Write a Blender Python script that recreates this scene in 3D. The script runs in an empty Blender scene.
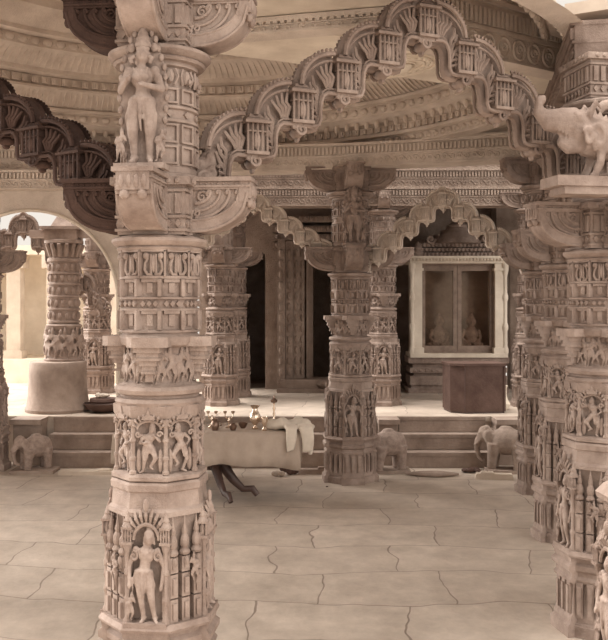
import bpy, math, random
from math import sin, cos, pi, radians as R
from mathutils import Vector, Matrix
random.seed(7)
sc = bpy.context.scene
COL = sc.collection

# ------------------------------------------------------------------ mesh builder
class MB:
    def __init__(s): s.v = []; s.f = []
    def add(s, vs, fs, M=None):
        o = len(s.v)
        s.v += [tuple(M @ Vector(v)) for v in vs] if M is not None else [tuple(v) for v in vs]
        s.f += [tuple(i + o for i in f) for f in fs]
    def merge(s, m, M=None): s.add(m.v, m.f, M)
    def box(s, x0, x1, y0, y1, z0, z1, M=None, tx=1.0, ty=1.0):
        cx, cy = (x0+x1)/2, (y0+y1)/2; hx, hy = (x1-x0)/2, (y1-y0)/2
        vs = [(cx+a*hx, cy+b*hy, z0) for a, b in ((-1,-1),(1,-1),(1,1),(-1,1))]
        vs += [(cx+a*hx*tx, cy+b*hy*ty, z1) for a, b in ((-1,-1),(1,-1),(1,1),(-1,1))]
        s.add(vs, [(3,2,1,0),(4,5,6,7),(0,1,5,4),(1,2,6,5),(2,3,7,6),(3,0,4,7)], M)
    def lathe(s, prof, n=24, rot=0, M=None, plan=None, caps=True):
        vs = []; fs = []
        for r, z in prof:
            for k in range(n):
                if plan: px, py = plan[k]
                else: a = rot + 2*pi*k/n; px, py = cos(a), sin(a)
                vs.append((px*r, py*r, z))
        m = len(prof)
        for i in range(m-1):
            for k in range(n):
                k2 = (k+1) % n
                fs.append((i*n+k, i*n+k2, (i+1)*n+k2, (i+1)*n+k))
        if caps:
            fs.append(tuple(range(n-1, -1, -1))); fs.append(tuple(range((m-1)*n, m*n)))
        s.add(vs, fs, M)
    def ell(s, c, r, M=None, nu=8, nv=5):
        if not hasattr(r, '__len__'): r = (r, r, r)
        vs = [(c[0], c[1], c[2]-r[2])]; fs = []
        for i in range(1, nv):
            t = -pi/2 + pi*i/nv
            for k in range(nu):
                a = 2*pi*k/nu
                vs.append((c[0]+r[0]*cos(t)*cos(a), c[1]+r[1]*cos(t)*sin(a), c[2]+r[2]*sin(t)))
        vs.append((c[0], c[1], c[2]+r[2])); L = len(vs)-1
        for k in range(nu):
            k2 = (k+1) % nu
            fs.append((0, 1+k2, 1+k)); fs.append((L, L-nu+k, L-nu+k2))
            for i in range(nv-2):
                a = 1+i*nu; fs.append((a+k, a+k2, a+nu+k2, a+nu+k))
        s.add(vs, fs, M)
    def tube(s, pts, rs, n=6, M=None):
        pts = [Vector(p) for p in pts]
        if not hasattr(rs, '__len__'): rs = [rs]*len(pts)
        vs = []; fs = []; u = None
        for i, p in enumerate(pts):
            d = (pts[min(i+1, len(pts)-1)] - pts[max(i-1, 0)])
            d = d.normalized() if d.length > 1e-9 else Vector((0,0,1))
            if u is None:
                u = d.orthogonal().normalized()
            u = (u - d*u.dot(d))
            u = u.normalized() if u.length > 1e-6 else d.orthogonal().normalized()
            w = d.cross(u)
            for k in range(n):
                a = 2*pi*k/n
                vs.append(tuple(p + (u*cos(a) + w*sin(a))*rs[i]))
        m = len(pts)
        for i in range(m-1):
            for k in range(n):
                k2 = (k+1) % n
                fs.append((i*n+k, i*n+k2, (i+1)*n+k2, (i+1)*n+k))
        fs.append(tuple(range(n-1, -1, -1))); fs.append(tuple(range((m-1)*n, m*n)))
        s.add(vs, fs, M)
    def prism(s, poly, y0, y1, M=None):      # polygon in the x-z plane, thickness in y
        n = len(poly)
        vs = [(x, y0, z) for x, z in poly] + [(x, y1, z) for x, z in poly]
        fs = [tuple(range(n)), tuple(range(2*n-1, n-1, -1))]
        fs += [((k+1) % n, k, n+k, n+(k+1) % n) for k in range(n)]
        s.add(vs, fs, M)
    def band(s, lo, hi, y0, y1, M=None):     # strip between two poly-lines in the x-z plane
        n = len(lo); vs = []
        for (a, b) in zip(lo, hi):
            vs += [(a[0], y0, a[1]), (b[0], y0, b[1]), (b[0], y1, b[1]), (a[0], y1, a[1])]
        fs = [(0,1,2,3), (4*n-1,4*n-2,4*n-3,4*n-4)]
        for i in range(n-1):
            o = 4*i
            for j in range(4):
                j2 = (j+1) % 4
                fs.append((o+j, o+4+j, o+4+j2, o+j2))
        s.add(vs, fs, M)
    def slab(s, poly, z0, z1, M=None):       # polygon in plan
        n = len(poly)
        vs = [(x, y, z0) for x, y in poly] + [(x, y, z1) for x, y in poly]
        fs = [tuple(range(n-1, -1, -1)), tuple(range(n, 2*n))]
        fs += [(k, (k+1) % n, n+(k+1) % n, n+k) for k in range(n)]
        s.add(vs, fs, M)
    def mesh(s, name, mat, smooth=False, angle=None):
        me = bpy.data.meshes.new(name); me.from_pydata(s.v, [], s.f); me.update()
        me.materials.append(mat)
        if smooth:
            for p in me.polygons: p.use_smooth = True
            if angle is not None:
                try: me.set_sharp_from_angle(angle=R(angle))
                except Exception: pass
        return me

def link(name, me, parent=None, loc=(0,0,0), rz=0):
    o = bpy.data.objects.new(name, me); COL.objects.link(o)
    o.location = loc; o.rotation_euler = (0, 0, rz)
    if parent: o.parent = parent
    return o
def obj(name, mb, mat, parent=None, loc=(0,0,0), rz=0, smooth=True, angle=35):
    return link(name, mb.mesh(name, mat, smooth, angle), parent, loc, rz)
def tag(o, label=None, cat=None, group=None, kind=None):
    if label: o['label'] = label
    if cat: o['category'] = cat
    if group: o['group'] = group
    if kind: o['kind'] = kind
    return o
def thing(name, loc, rz, label, cat, group=None):
    o = bpy.data.objects.new(name, None); COL.objects.link(o); o.empty_display_size = .05
    o.location = loc; o.rotation_euler = (0, 0, rz)
    return tag(o, label, cat, group)
KIDS = {}
def copy_tree(root, loc, rz, label=None, sc_=(1,1,1), skip=()):
    bykid = {}
    for o in COL.objects:
        if o.parent: bykid.setdefault(o.parent.name, []).append(o)
    def rec(o, parent):
        c = o.copy(); COL.objects.link(c)
        if parent: c.parent = parent
        for k in bykid.get(o.name, []):
            if k.name.split('.')[0] not in skip: rec(k, c)
        return c
    r = rec(root, None)
    r.location = loc; r.rotation_euler = (0, 0, rz); r.scale = sc_
    if label: r['label'] = label
    return r
T = Matrix.Translation
def RZ(a): return Matrix.Rotation(a, 4, 'Z')
def RX(a): return Matrix.Rotation(a, 4, 'X')
def RY(a): return Matrix.Rotation(a, 4, 'Y')
def S(x, y=None, z=None):
    y = x if y is None else y; z = x if z is None else z
    return Matrix.Diagonal((x, y, z, 1))
def F(a, r, z=0):      # frame on a facet: local x along the face, local -y outward, at angle a (0 = towards -Y)
    return RZ(a) @ T((0, -r, z))

def fuse(mb, vox, smooth=1, dec=None):
    """one continuous skin around overlapping volumes"""
    me = bpy.data.meshes.new('tmp'); me.from_pydata(mb.v, [], mb.f); me.update()
    o = bpy.data.objects.new('tmp', me); COL.objects.link(o)
    m = o.modifiers.new('r', 'REMESH'); m.mode = 'VOXEL'; m.voxel_size = vox
    if smooth:
        m2 = o.modifiers.new('s', 'SMOOTH'); m2.iterations = smooth; m2.factor = .5
    if dec:
        m3 = o.modifiers.new('d', 'DECIMATE'); m3.ratio = dec
    dg = bpy.context.evaluated_depsgraph_get(); dg.update()
    ev = o.evaluated_get(dg); em = ev.to_mesh()
    out = MB(); out.v = [tuple(v.co) for v in em.vertices]; out.f = [tuple(p.vertices) for p in em.polygons]
    ev.to_mesh_clear(); bpy.data.objects.remove(o); bpy.data.meshes.remove(me)
    return out

# ------------------------------------------------------------------ materials
def lin(c): return tuple(((x/255)/12.92 if x/255 <= .04045 else ((x/255+.055)/1.055)**2.4) for x in c) + (1,)
def stone(name, c1, c2, scale=6, rough=.75, bump=.35, carve=0, cscale=70, grain=1.0, spec=.25):
    m = bpy.data.materials.new(name); m.use_nodes = True
    N = m.node_tree.nodes; L = m.node_tree.links; b = N['Principled BSDF']
    b.inputs['Roughness'].default_value = rough
    b.inputs['Specular IOR Level'].default_value = spec
    tc = N.new('ShaderNodeTexCoord')
    n1 = N.new('ShaderNodeTexNoise'); n1.inputs['Scale'].default_value = scale; n1.inputs['Detail'].default_value = 8; n1.inputs['Roughness'].default_value = .65
    L.new(tc.outputs['Object'], n1.inputs['Vector'])
    cr = N.new('ShaderNodeValToRGB'); cr.color_ramp.elements[0].position = .32; cr.color_ramp.elements[1].position = .68
    cr.color_ramp.elements[0].color = lin(c1); cr.color_ramp.elements[1].color = lin(c2)
    L.new(n1.outputs['Fac'], cr.inputs['Fac']); L.new(cr.outputs['Color'], b.inputs['Base Color'])
    n2 = N.new('ShaderNodeTexNoise'); n2.inputs['Scale'].default_value = 45*grain; n2.inputs['Detail'].default_value = 6
    L.new(tc.outputs['Object'], n2.inputs['Vector'])
    bp = N.new('ShaderNodeBump'); bp.inputs['Strength'].default_value = bump; bp.inputs['Distance'].default_value = .012
    L.new(n2.outputs['Fac'], bp.inputs['Height'])
    last = bp
    if carve:
        vo = N.new('ShaderNodeTexVoronoi'); vo.feature = 'DISTANCE_TO_EDGE'; vo.inputs['Scale'].default_value = cscale
        L.new(tc.outputs['Object'], vo.inputs['Vector'])
        mr = N.new('ShaderNodeMapRange'); mr.inputs['From Max'].default_value = .28
        L.new(vo.outputs['Distance'], mr.inputs['Value'])
        b2 = N.new('ShaderNodeBump'); b2.inputs['Strength'].default_value = carve; b2.inputs['Distance'].default_value = .012
        L.new(mr.outputs['Result'], b2.inputs['Height']); L.new(bp.outputs['Normal'], b2.inputs['Normal']); last = b2
    L.new(last.outputs['Normal'], b.inputs['Normal'])
    return m
M_PIL = stone('carved_marble', (122,104,94), (166,148,137), 7, .75, .35, .22, 110)
M_FIG = stone('figure_marble', (132,114,104), (170,152,141), 9, .7, .25)
M_TOR = stone('arch_marble', (106,88,78), (152,134,123), 6, .75, .3, .2, 110)
M_DARK = stone('shade_tinted_marble', (54,38,32), (84,64,56), 6, .85, .3, .2, 110)  # dark colour stands in for shade on the left arch and brackets
M_DOME = stone('ceiling_marble', (184,169,156), (218,204,191), 4, .8, .3, .25, 70)
M_PLAIN = stone('plain_marble', (184,168,153), (212,198,182), 3, .75, .15, grain=.5)
M_STEP = stone('step_stone', (128,111,100), (166,149,137), 4, .8, .3)
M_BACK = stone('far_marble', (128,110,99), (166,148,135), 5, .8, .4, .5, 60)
M_WHITE = stone('white_marble', (200,186,170), (228,216,200), 4, .8, .2)
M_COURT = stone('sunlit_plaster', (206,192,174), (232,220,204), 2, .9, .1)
M_CHEST = stone('chest_wood', (72,52,45), (98,78,70), 5, .7, .3)
M_WOOD = stone('dark_wood', (62,42,36), (88,66,58), 8, .45, .1, spec=.5)
M_FRAME = stone('door_wood', (122,104,93), (150,132,119), 12, .6, .1)
M_VOID = stone('sooty_stone', (100,80,71), (124,104,94), 5, .95, .1)
M_CLOTH = stone('cotton_cloth', (160,144,131), (180,164,150), 5, .95, .4, grain=.3)
M_RAG = stone('rag_cloth', (196,184,170), (216,204,190), 6, .95, .4, grain=.3)
def metal(name, c, rough=.3):
    m = bpy.data.materials.new(name); m.use_nodes = True; b = m.node_tree.nodes['Principled BSDF']
    b.inputs['Base Color'].default_value = lin(c); b.inputs['Metallic'].default_value = .9; b.inputs['Roughness'].default_value = rough
    n = m.node_tree.nodes.new('ShaderNodeTexNoise'); n.inputs['Scale'].default_value = 60
    bb = m.node_tree.nodes.new('ShaderNodeBump'); bb.inputs['Strength'].default_value = .1
    m.node_tree.links.new(n.outputs['Fac'], bb.inputs['Height']); m.node_tree.links.new(bb.outputs['Normal'], b.inputs['Normal'])
    return m
M_BRASS = metal('brass', (225,205,185), .25)
M_BRASSD = metal('dull_brass', (130,108,95), .45)
M_GLASS = bpy.data.materials.new('window_glass'); M_GLASS.use_nodes = True
_n = M_GLASS.node_tree.nodes; _l = M_GLASS.node_tree.links
_t = _n.new('ShaderNodeBsdfTransparent'); _g = _n.new('ShaderNodeBsdfGlossy'); _g.inputs['Roughness'].default_value = .08
_g.inputs['Color'].default_value = lin((235,215,195)); _t.inputs['Color'].default_value = lin((250,246,242))
_f = _n.new('ShaderNodeFresnel'); _f.inputs['IOR'].default_value = 1.5
_m = _n.new('ShaderNodeMixShader'); _l.new(_f.outputs[0], _m.inputs[0]); _l.new(_t.outputs[0], _m.inputs[1]); _l.new(_g.outputs[0], _m.inputs[2])
_l.new(_m.outputs[0], _n['Material Output'].inputs['Surface'])

def floor_mat():
    m = bpy.data.materials.new('marble_paving'); m.use_nodes = True
    N = m.node_tree.nodes; L = m.node_tree.links; b = N['Principled BSDF']
    b.inputs['Roughness'].default_value = .42; b.inputs['Specular IOR Level'].default_value = .45
    tc = N.new('ShaderNodeTexCoord'); mp = N.new('ShaderNodeMapping'); mp.inputs['Rotation'].default_value = (0, 0, R(3))
    L.new(tc.outputs['Object'], mp.inputs['Vector'])
    nz = N.new('ShaderNodeTexNoise'); nz.inputs['Scale'].default_value = 1.1; nz.inputs['Detail'].default_value = 3
    L.new(mp.outputs['Vector'], nz.inputs['Vector'])
    mx = N.new('ShaderNodeMixRGB'); mx.blend_type = 'ADD'; mx.inputs['Fac'].default_value = .42
    L.new(mp.outputs['Vector'], mx.inputs['Color1']); L.new(nz.outputs['Color'], mx.inputs['Color2'])
    br = N.new('ShaderNodeTexBrick'); br.inputs['Scale'].default_value = 1; br.inputs['Brick Width'].default_value = .78
    br.inputs['Row Height'].default_value = .55; br.inputs['Mortar Size'].default_value = .006; br.inputs['Mortar Smooth'].default_value = .5
    br.offset = .37; br.inputs['Bias'].default_value = -.1
    br.inputs['Color1'].default_value = lin((208,193,179)); br.inputs['Color2'].default_value = lin((193,178,164)); br.inputs['Mortar'].default_value = lin((150,133,120))
    L.new(mx.outputs['Color'], br.inputs['Vector'])
    n2 = N.new('ShaderNodeTexNoise'); n2.inputs['Scale'].default_value = 3.5; n2.inputs['Detail'].default_value = 9; n2.inputs['Roughness'].default_value = .7
    L.new(tc.outputs['Object'], n2.inputs['Vector'])
    cr = N.new('ShaderNodeValToRGB'); cr.color_ramp.elements[0].position = .3; cr.color_ramp.elements[1].position = .7
    cr.color_ramp.elements[0].color = (.60,.585,.57,1); cr.color_ramp.elements[1].color = (1,1,1,1)
    L.new(n2.outputs['Fac'], cr.inputs['Fac'])
    ml = N.new('ShaderNodeMixRGB'); ml.blend_type = 'MULTIPLY'; ml.inputs['Fac'].default_value = 1
    L.new(br.outputs['Color'], ml.inputs['Color1']); L.new(cr.outputs['Color'], ml.inputs['Color2']); L.new(ml.outputs['Color'], b.inputs['Base Color'])
    bp = N.new('ShaderNodeBump'); bp.inputs['Strength'].default_value = .35; bp.inputs['Distance'].default_value = .02
    n3 = N.new('ShaderNodeTexNoise'); n3.inputs['Scale'].default_value = 7; n3.inputs['Detail'].default_value = 8
    L.new(tc.outputs['Object'], n3.inputs['Vector']); L.new(n3.outputs['Fac'], bp.inputs['Height'])
    b2 = N.new('ShaderNodeBump'); b2.invert = True; b2.inputs['Strength'].default_value = .22; b2.inputs['Distance'].default_value = .006
    L.new(br.outputs['Fac'], b2.inputs['Height']); L.new(bp.outputs['Normal'], b2.inputs['Normal']); L.new(b2.outputs['Normal'], b.inputs['Normal'])
    return m
M_FLOOR = floor_mat()

# ------------------------------------------------------------------ figures
def figure(J, th=1.0, crown='tall', vox=.018, female=False, dec=None, detail=False, sm=1):
    """a carved person one unit high; J holds joint positions, facing -Y"""
    m = MB(); V = Vector
    def cap(a, b, r0, r1, n=8):
        a, b = V(a), V(b); k = 5
        m.tube([a.lerp(b, i/(k-1)) for i in range(k)], [(r0+(r1-r0)*i/(k-1))*th for i in range(k)], n)
        m.ell(a, r0*th, nu=8, nv=6); m.ell(b, r1*th, nu=8, nv=6)
    h = V(J['head']); ne = V(J['neck']); ch = V(J['chest']); pe = V(J['pelvis'])
    m.ell(h, (.052, .058, .070), nu=12, nv=10); cap(ne, h, .030, .030)
    m.ell(h+V((0,-.060,-.010)), (.011,.014,.022)); m.ell(h+V((0,-.050,-.040)), (.018,.012,.008))
    for sx in (-1, 1):
        m.ell(h+V((.021*sx,-.052,.008)), (.012,.008,.006)); m.ell(h+V((.055*sx,0,-.015)), (.012,.018,.036))
        m.ell(h+V((.058*sx,0,-.055)), (.016,.010,.020))
    if crown == 'tall':
        for i, (r, z) in enumerate(((.060,.045),(.052,.075),(.043,.105),(.033,.135),(.020,.165))):
            m.ell(h+V((0,.005,z)), (r, r, .026), nu=10)
    elif crown == 'bun':
        m.ell(h+V((0,.012,.03)), (.058,.060,.055), nu=10); m.ell(h+V((0,.03,.085)), (.036,.036,.034))
    cap(ch, ne, .070, .035); m.ell(ch, (.095,.062,.085), nu=12, nv=8)
    wa = V(J['waist']); m.ell(wa, (.062,.048,.07), nu=12, nv=8); cap(ch, wa, .070, .052); cap(wa, pe, .055, .072)
    m.ell(pe, (.088,.066,.065), nu=12, nv=8)
    if female:
        for sx in (-1, 1): m.ell(ch+V((.038*sx,-.048,-.005)), (.036,.034,.034))
    # girdle and necklace
    for k in range(14):
        a = 2*pi*k/14; m.ell(pe+V((.088*cos(a), .066*sin(a), .022)), .017)
    for k in range(9):
        a = pi+pi*k/8; m.ell(ch+V((.055*cos(a), -.052, .058+.045*sin(a))), .011)
    for sd in ('l', 'r'):
        sh, el, wr = V(J['sh'+sd]), V(J['el'+sd]), V(J['wr'+sd])
        m.ell(sh, .040*th); cap(sh, el, .034, .027); cap(el, wr, .027, .019)
        m.ell(sh.lerp(el, .45), .038*th, nu=10)
        d = (wr-el).normalized(); p = wr+d*.028; m.ell(p, .024)
        w = d.orthogonal().normalized()
        for q in range(4): m.tube([p+w*(.008*(q-1.5)), p+w*(.011*(q-1.5))+d*(.036+.006*(q in (1, 2)))], [.007, .005], 5)
        m.tube([p+w*.012, p+w*.032+d*.016], [.008, .006], 5)
        hp, kn, an = V(J['hp'+sd]), V(J['kn'+sd]), V(J['an'+sd])
        cap(hp, kn, .062, .042); cap(kn, an, .040, .024); m.ell(kn, .042*th)
        for k in range(8):
            a = 2*pi*k/8; m.ell(an+V((.028*cos(a), .028*sin(a), .012)), .010)
        ft = V(J['ft'+sd]); cap(an, ft, .024, .020); m.ell(ft, (.024,.03,.014))
    # sash between the thighs and at the hips
    m.tube([pe+V((0,-.06,0)), pe+V((.0,-.075,-.10)), pe+V((.01,-.07,-.22))], [.022,.016,.010])
    for sx in (-1, 1):
        m.tube([pe+V((.08*sx,-.02,.01)), pe+V((.12*sx,-.02,-.10)), pe+V((.105*sx,-.01,-.26))], [.016,.014,.007])
    return fuse(m, vox, sm, dec)
P_STAND = dict(head=(0.01,-.01,.80), neck=(0,0,.72), chest=(0,0,.64), waist=(.01,0,.54), pelvis=(0,0,.46),
    shl=(-.105,0,.68), ell=(-.165,-.02,.54), wrl=(-.10,-.10,.60), shr=(.105,0,.68), elr=(.165,-.02,.55), wrr=(.06,-.12,.56),
    hpl=(-.05,0,.45), knl=(-.065,-.03,.25), anl=(-.06,0,.045), ftl=(-.07,-.07,.02), hpr=(.05,0,.45), knr=(.07,-.03,.25), anr=(.065,0,.045), ftr=(.085,-.07,.02))
P_GUARD = dict(head=(.03,-.01,.82), neck=(.015,0,.74), chest=(0,0,.66), waist=(-.015,0,.56), pelvis=(-.03,0,.48),
    shl=(-.115,0,.70), ell=(-.19,.0,.55), wrl=(-.175,-.05,.40), shr=(.12,0,.69), elr=(.19,.0,.55), wrr=(.17,-.04,.38),
    hpl=(-.08,0,.47), knl=(-.055,-.03,.26), anl=(-.03,0,.045), ftl=(-.05,-.06,.02), hpr=(.02,0,.46), knr=(.06,-.04,.25), anr=(.09,0,.045), ftr=(.12,-.06,.02))
P_DANCE = dict(head=(-.03,-.01,.83), neck=(-.01,0,.75), chest=(.0,0,.67), waist=(.03,0,.57), pelvis=(.03,0,.50),
    shl=(-.11,0,.72), ell=(-.20,0,.68), wrl=(-.16,-.04,.82), shr=(.11,0,.70), elr=(.20,-.02,.60), wrr=(.12,-.09,.54),
    hpl=(-.02,0,.48), knl=(-.15,-.05,.34), anl=(-.03,-.02,.17), ftl=(-.09,-.05,.14), hpr=(.08,0,.47), knr=(.13,-.05,.26), anr=(.06,0,.045), ftr=(.12,-.05,.02))
P_PLAY = dict(head=(.05,-.02,.82), neck=(.025,0,.74), chest=(.0,0,.66), waist=(-.02,0,.56), pelvis=(-.02,0,.49),
    shl=(-.11,0,.69), ell=(-.17,-.03,.56), wrl=(-.02,-.11,.58), shr=(.11,0,.71), elr=(.18,-.04,.60), wrr=(.10,-.1,.70),
    hpl=(-.07,0,.47), knl=(-.08,-.06,.26), anl=(-.12,0,.045), ftl=(-.17,-.05,.02), hpr=(.03,0,.47), knr=(.12,-.08,.30), anr=(.02,-.05,.13), ftr=(.07,-.09,.10))
F_STAND = figure(P_STAND, 1.05, 'tall', .009, True, None, True, 2)
F_GUARD = figure(P_GUARD, 1.0, 'bun', .012, False, .7)
F_DANCE = figure(P_DANCE, 1.05, 'bun', .020, True, .5)
F_PLAY = figure(P_PLAY, 1.05, 'tall', .020, True, .5)
F_TINY = figure(P_PLAY, 1.25, 'bun', .035, False, .45)
F_TINY2 = figure(P_DANCE, 1.25, 'tall', .035, False, .45)

def elephant():
    m = MB()
    m.ell((.02,0,.60), (.40,.27,.31), nu=16, nv=10); m.ell((-.22,0,.60), (.2,.19,.23), nu=12, nv=8); m.ell((.24,0,.62), (.2,.2,.24), nu=12, nv=8)
    for x, dx in ((-.24,-.05), (.27,.02)):
        for s in (-1, 1):
            m.tube([(x,.11*s,.55), (x+dx*.5,.12*s,.28), (x+dx,.12*s,.06), (x+dx,.12*s,.0)], [.17,.125,.105,.12], 10)
    m.ell((-.46,0,.74), (.17,.15,.19), nu=12, nv=10); m.ell((-.44,.06,.87), (.09,.06,.07)); m.ell((-.44,-.06,.87), (.09,.06,.07))
    m.tube([(-.52,0,.72), (-.62,0,.58), (-.65,0,.40), (-.60,0,.22), (-.50,-.02,.12), (-.44,-.02,.16)], [.10,.085,.065,.05,.04,.035], 10)
    for s in (-1, 1):
        m.ell((-.36,.17*s,.70), (.11,.03,.17), nu=10, nv=8)
        m.tube([(-.56,.08*s,.60), (-.66,.10*s,.50), (-.74,.09*s,.52)], [.03,.024,.01])
        m.ell((-.57,.12*s,.78), (.02,.02,.02))
    m.tube([(.42,0,.70), (.48,0,.52), (.46,0,.32)], [.03,.022,.03])
    # saddle cloth ridge, girths and neck bells
    for k in range(16):
        a = pi*k/15; m.ell((.05, .225*cos(a), .64+.265*sin(a)), .022); m.ell((-.10, .215*cos(a), .62+.255*sin(a)), .018)
    m.ell((.0,0,.90), (.15,.10,.05), nu=12)
    return fuse(m, .024, 2)
F_ELE = elephant()

def makara():
    """sea-beast head and body facing +x, about one unit long"""
    m = MB()
    m.tube([(-.55,0,.05), (-.35,0,.16), (-.1,0,.22), (.12,0,.24)], [.10,.17,.20,.19], 12)
    m.ell((.16,0,.30), (.20,.17,.17), nu=12, nv=10)
    m.tube([(.22,0,.34), (.42,0,.36), (.62,0,.36), (.74,0,.44), (.72,0,.54), (.64,0,.55)], [.15,.12,.10,.075,.055,.04], 10)
    m.tube([(.16,0,.18), (.34,0,.14), (.46,0,.18)], [.11,.08,.04], 10)
    for s in (-1, 1):
        m.ell((.22,.14*s,.38), (.05,.04,.05)); m.tube([(.08,.13*s,.40), (.0,.17*s,.52), (-.08,.15*s,.46)], [.05,.035,.02])
        for k in range(5): m.ell((.28+.05*k, .07*s, .20+.02*k), (.014,.014,.035))
        for k in range(7): m.ell((.02-.07*k, .17*s-.01*k*s, .12-.006*k), .045)
        m.tube([(-.1,.12*s,.12), (-.06,.17*s,-.02), (.02,.16*s,-.14), (.08,.16*s,-.15)], [.07,.055,.045,.03])
        m.tube([(-.42,.09*s,.06), (-.46,.12*s,-.06), (-.38,.12*s,-.15)], [.06,.045,.035])
    for k in range(9): m.ell((.1-.08*k, 0, .44-.004*k*k), (.035,.03,.06))
    for s in (-1, 1):
        for (cx, cz, r) in ((-.02,.20,.12),(-.24,.14,.11),(-.42,.08,.08),(.13,.20,.08)):
            pts = []
            for k in range(12):
                a = .5+k*.6; q = r*(1-.065*k); pts.append((cx+q*cos(a), s*(.205-max(0,-cx)*.16), cz+q*sin(a)))
            m.tube(pts, [.030]*12, 6)
        m.ell((.25,.12*s,.40), (.05,.04,.045))
    for i in range(2):
        pts = []; rs = []
        for k in range(15):
            a = .6+k*.42; r = .24-.014*k
            pts.append((-.62+i*.28+r*cos(a), (-.09 if i else .0), .36-i*.03+r*sin(a))); rs.append(.055-.002*k)
        m.tube(pts, rs, 8)
    return fuse(m, .017, 1, .5)
F_MAK = makara()

# ------------------------------------------------------------------ relief ornaments (x-z plane, rising towards -y)
def spiral(m, cx, cz, r, w, turns=1.5, a0=0, s=1, M=None, y=0, n=5, k=14):
    pts = []; rs = []
    for i in range(k+1):
        t = i/k; a = a0+s*turns*2*pi*t; q = r*(1-.85*t)
        pts.append((cx+q*cos(a), y, cz+q*sin(a))); rs.append(w*(1-.3*t))
    m.tube(pts, rs, n, M)
def colonnette(m, x, z0, z1, r, M=None, y=0, n=6):
    h = z1-z0
    prof = [(1.5,0),(1.5,.05),(1,.08),(1,.25),(1.4,.27),(1.4,.31),(.9,.34),(.9,.58),(1.35,.6),(1.35,.64),(.9,.67),(.9,.86),(1.5,.92),(1.6,1)]
    Q = T((x, y, z0)); Q = M @ Q if M is not None else Q
    m.lathe([(a*r, b*h) for a, b in prof], n, 0, Q)
def lyre(m, cx, z0, w, h, M=None, y=0):
    for s in (-1, 1):
        pts = [(cx+s*w*f, y, z0+h*g) for f, g in ((.05,.02),(.28,.02),(.42,.22),(.40,.5),(.28,.72),(.30,.9),(.42,.92))]
        m.tube(pts, [.006,.007,.007,.006,.006,.006,.005], 5, M); m.ell((cx+s*w*.36, y, z0+h*.86), (.012,.010,.012), M, 6, 4)
        m.tube([(cx+s*w*.12, y, z0+.05*h), (cx+s*w*.12, y-.002, z0+h*.9)], [.006,.004], 5, M)
    m.ell((cx, y, z0+h*.5), (.010,.009,h*.42), M, 6, 4)
def fretpanel(m, x0, x1, z0, z1, M=None, y=0, d=.012, b=.006):
    m.box(x0, x1, y-d, y, z0, z0+b, M); m.box(x0, x1, y-d, y, z1-b, z1, M)
    m.box(x0, x0+b, y-d, y, z0+b, z1-b, M); m.box(x1-b, x1, y-d, y, z0+b, z1-b, M)
def petal_ring(m, r, z, h, n, w=None, out=.012, down=False):
    w = w or 2*pi*r/n*.46
    for k in range(n):
        Mx = F(2*pi*k/n, r, z)
        m.ell((0, 0, h/2), (w, out, h/2), Mx, 6, 4)
        if down is not None: m.ell((0, -out*.4, h*(.15 if down else .85)), (w*.45, out*.8, h*.18), Mx, 5, 4)
def bead_ring(m, r, z, n, s): 
    for k in range(n): m.ell((0,0,0), s, F(2*pi*k/n, r, z), 6, 4)
OCT = pi/8
def octo(m, prof, M=None):        # octagon given by its apothem
    m.lathe([(r/cos(OCT), z) for r, z in prof], 8, OCT, M)

# ------------------------------------------------------------------ the pillar
TIERS = {}
def tier_base():
    m = MB()
    plan = []
    for k in range(8):
        a = k*pi/4
        w = .095 if k % 2 == 0 else .07
        r = .225 if k % 2 == 0 else .20
        for u in (-w, w):
            plan.append((r*sin(a)+u*cos(a), -r*cos(a)+u*sin(a)))
    plan = [(x/.225, y/.225) for x, y in plan]
    prof = [(.255,0),(.255,.06),(.235,.075),(.235,.10),(.222,.12),(.215,.27),(.235,.285),(.24,.30),(.228,.315),(.228,.335),(.248,.35),(.25,.375),(.232,.39),(.236,.41),(.236,.425)]
    m.lathe([(r*.95, z) for r, z in prof], 16, 0, None, plan)
    for k in range(8):
        Mx = F(k*pi/4, .198 if k % 2 == 0 else .182, 0)
        for q in (-.055, 0, .055): m.box(q-.017, q+.017, -.022, .02, .10, .285, Mx); m.box(q-.010, q+.010, -.030, .02, .12, .265, Mx)
        for q in (-.055, 0, .055): m.box(q-.018, q+.018, -.03, .02, .0, .07, Mx)
    return m
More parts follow.
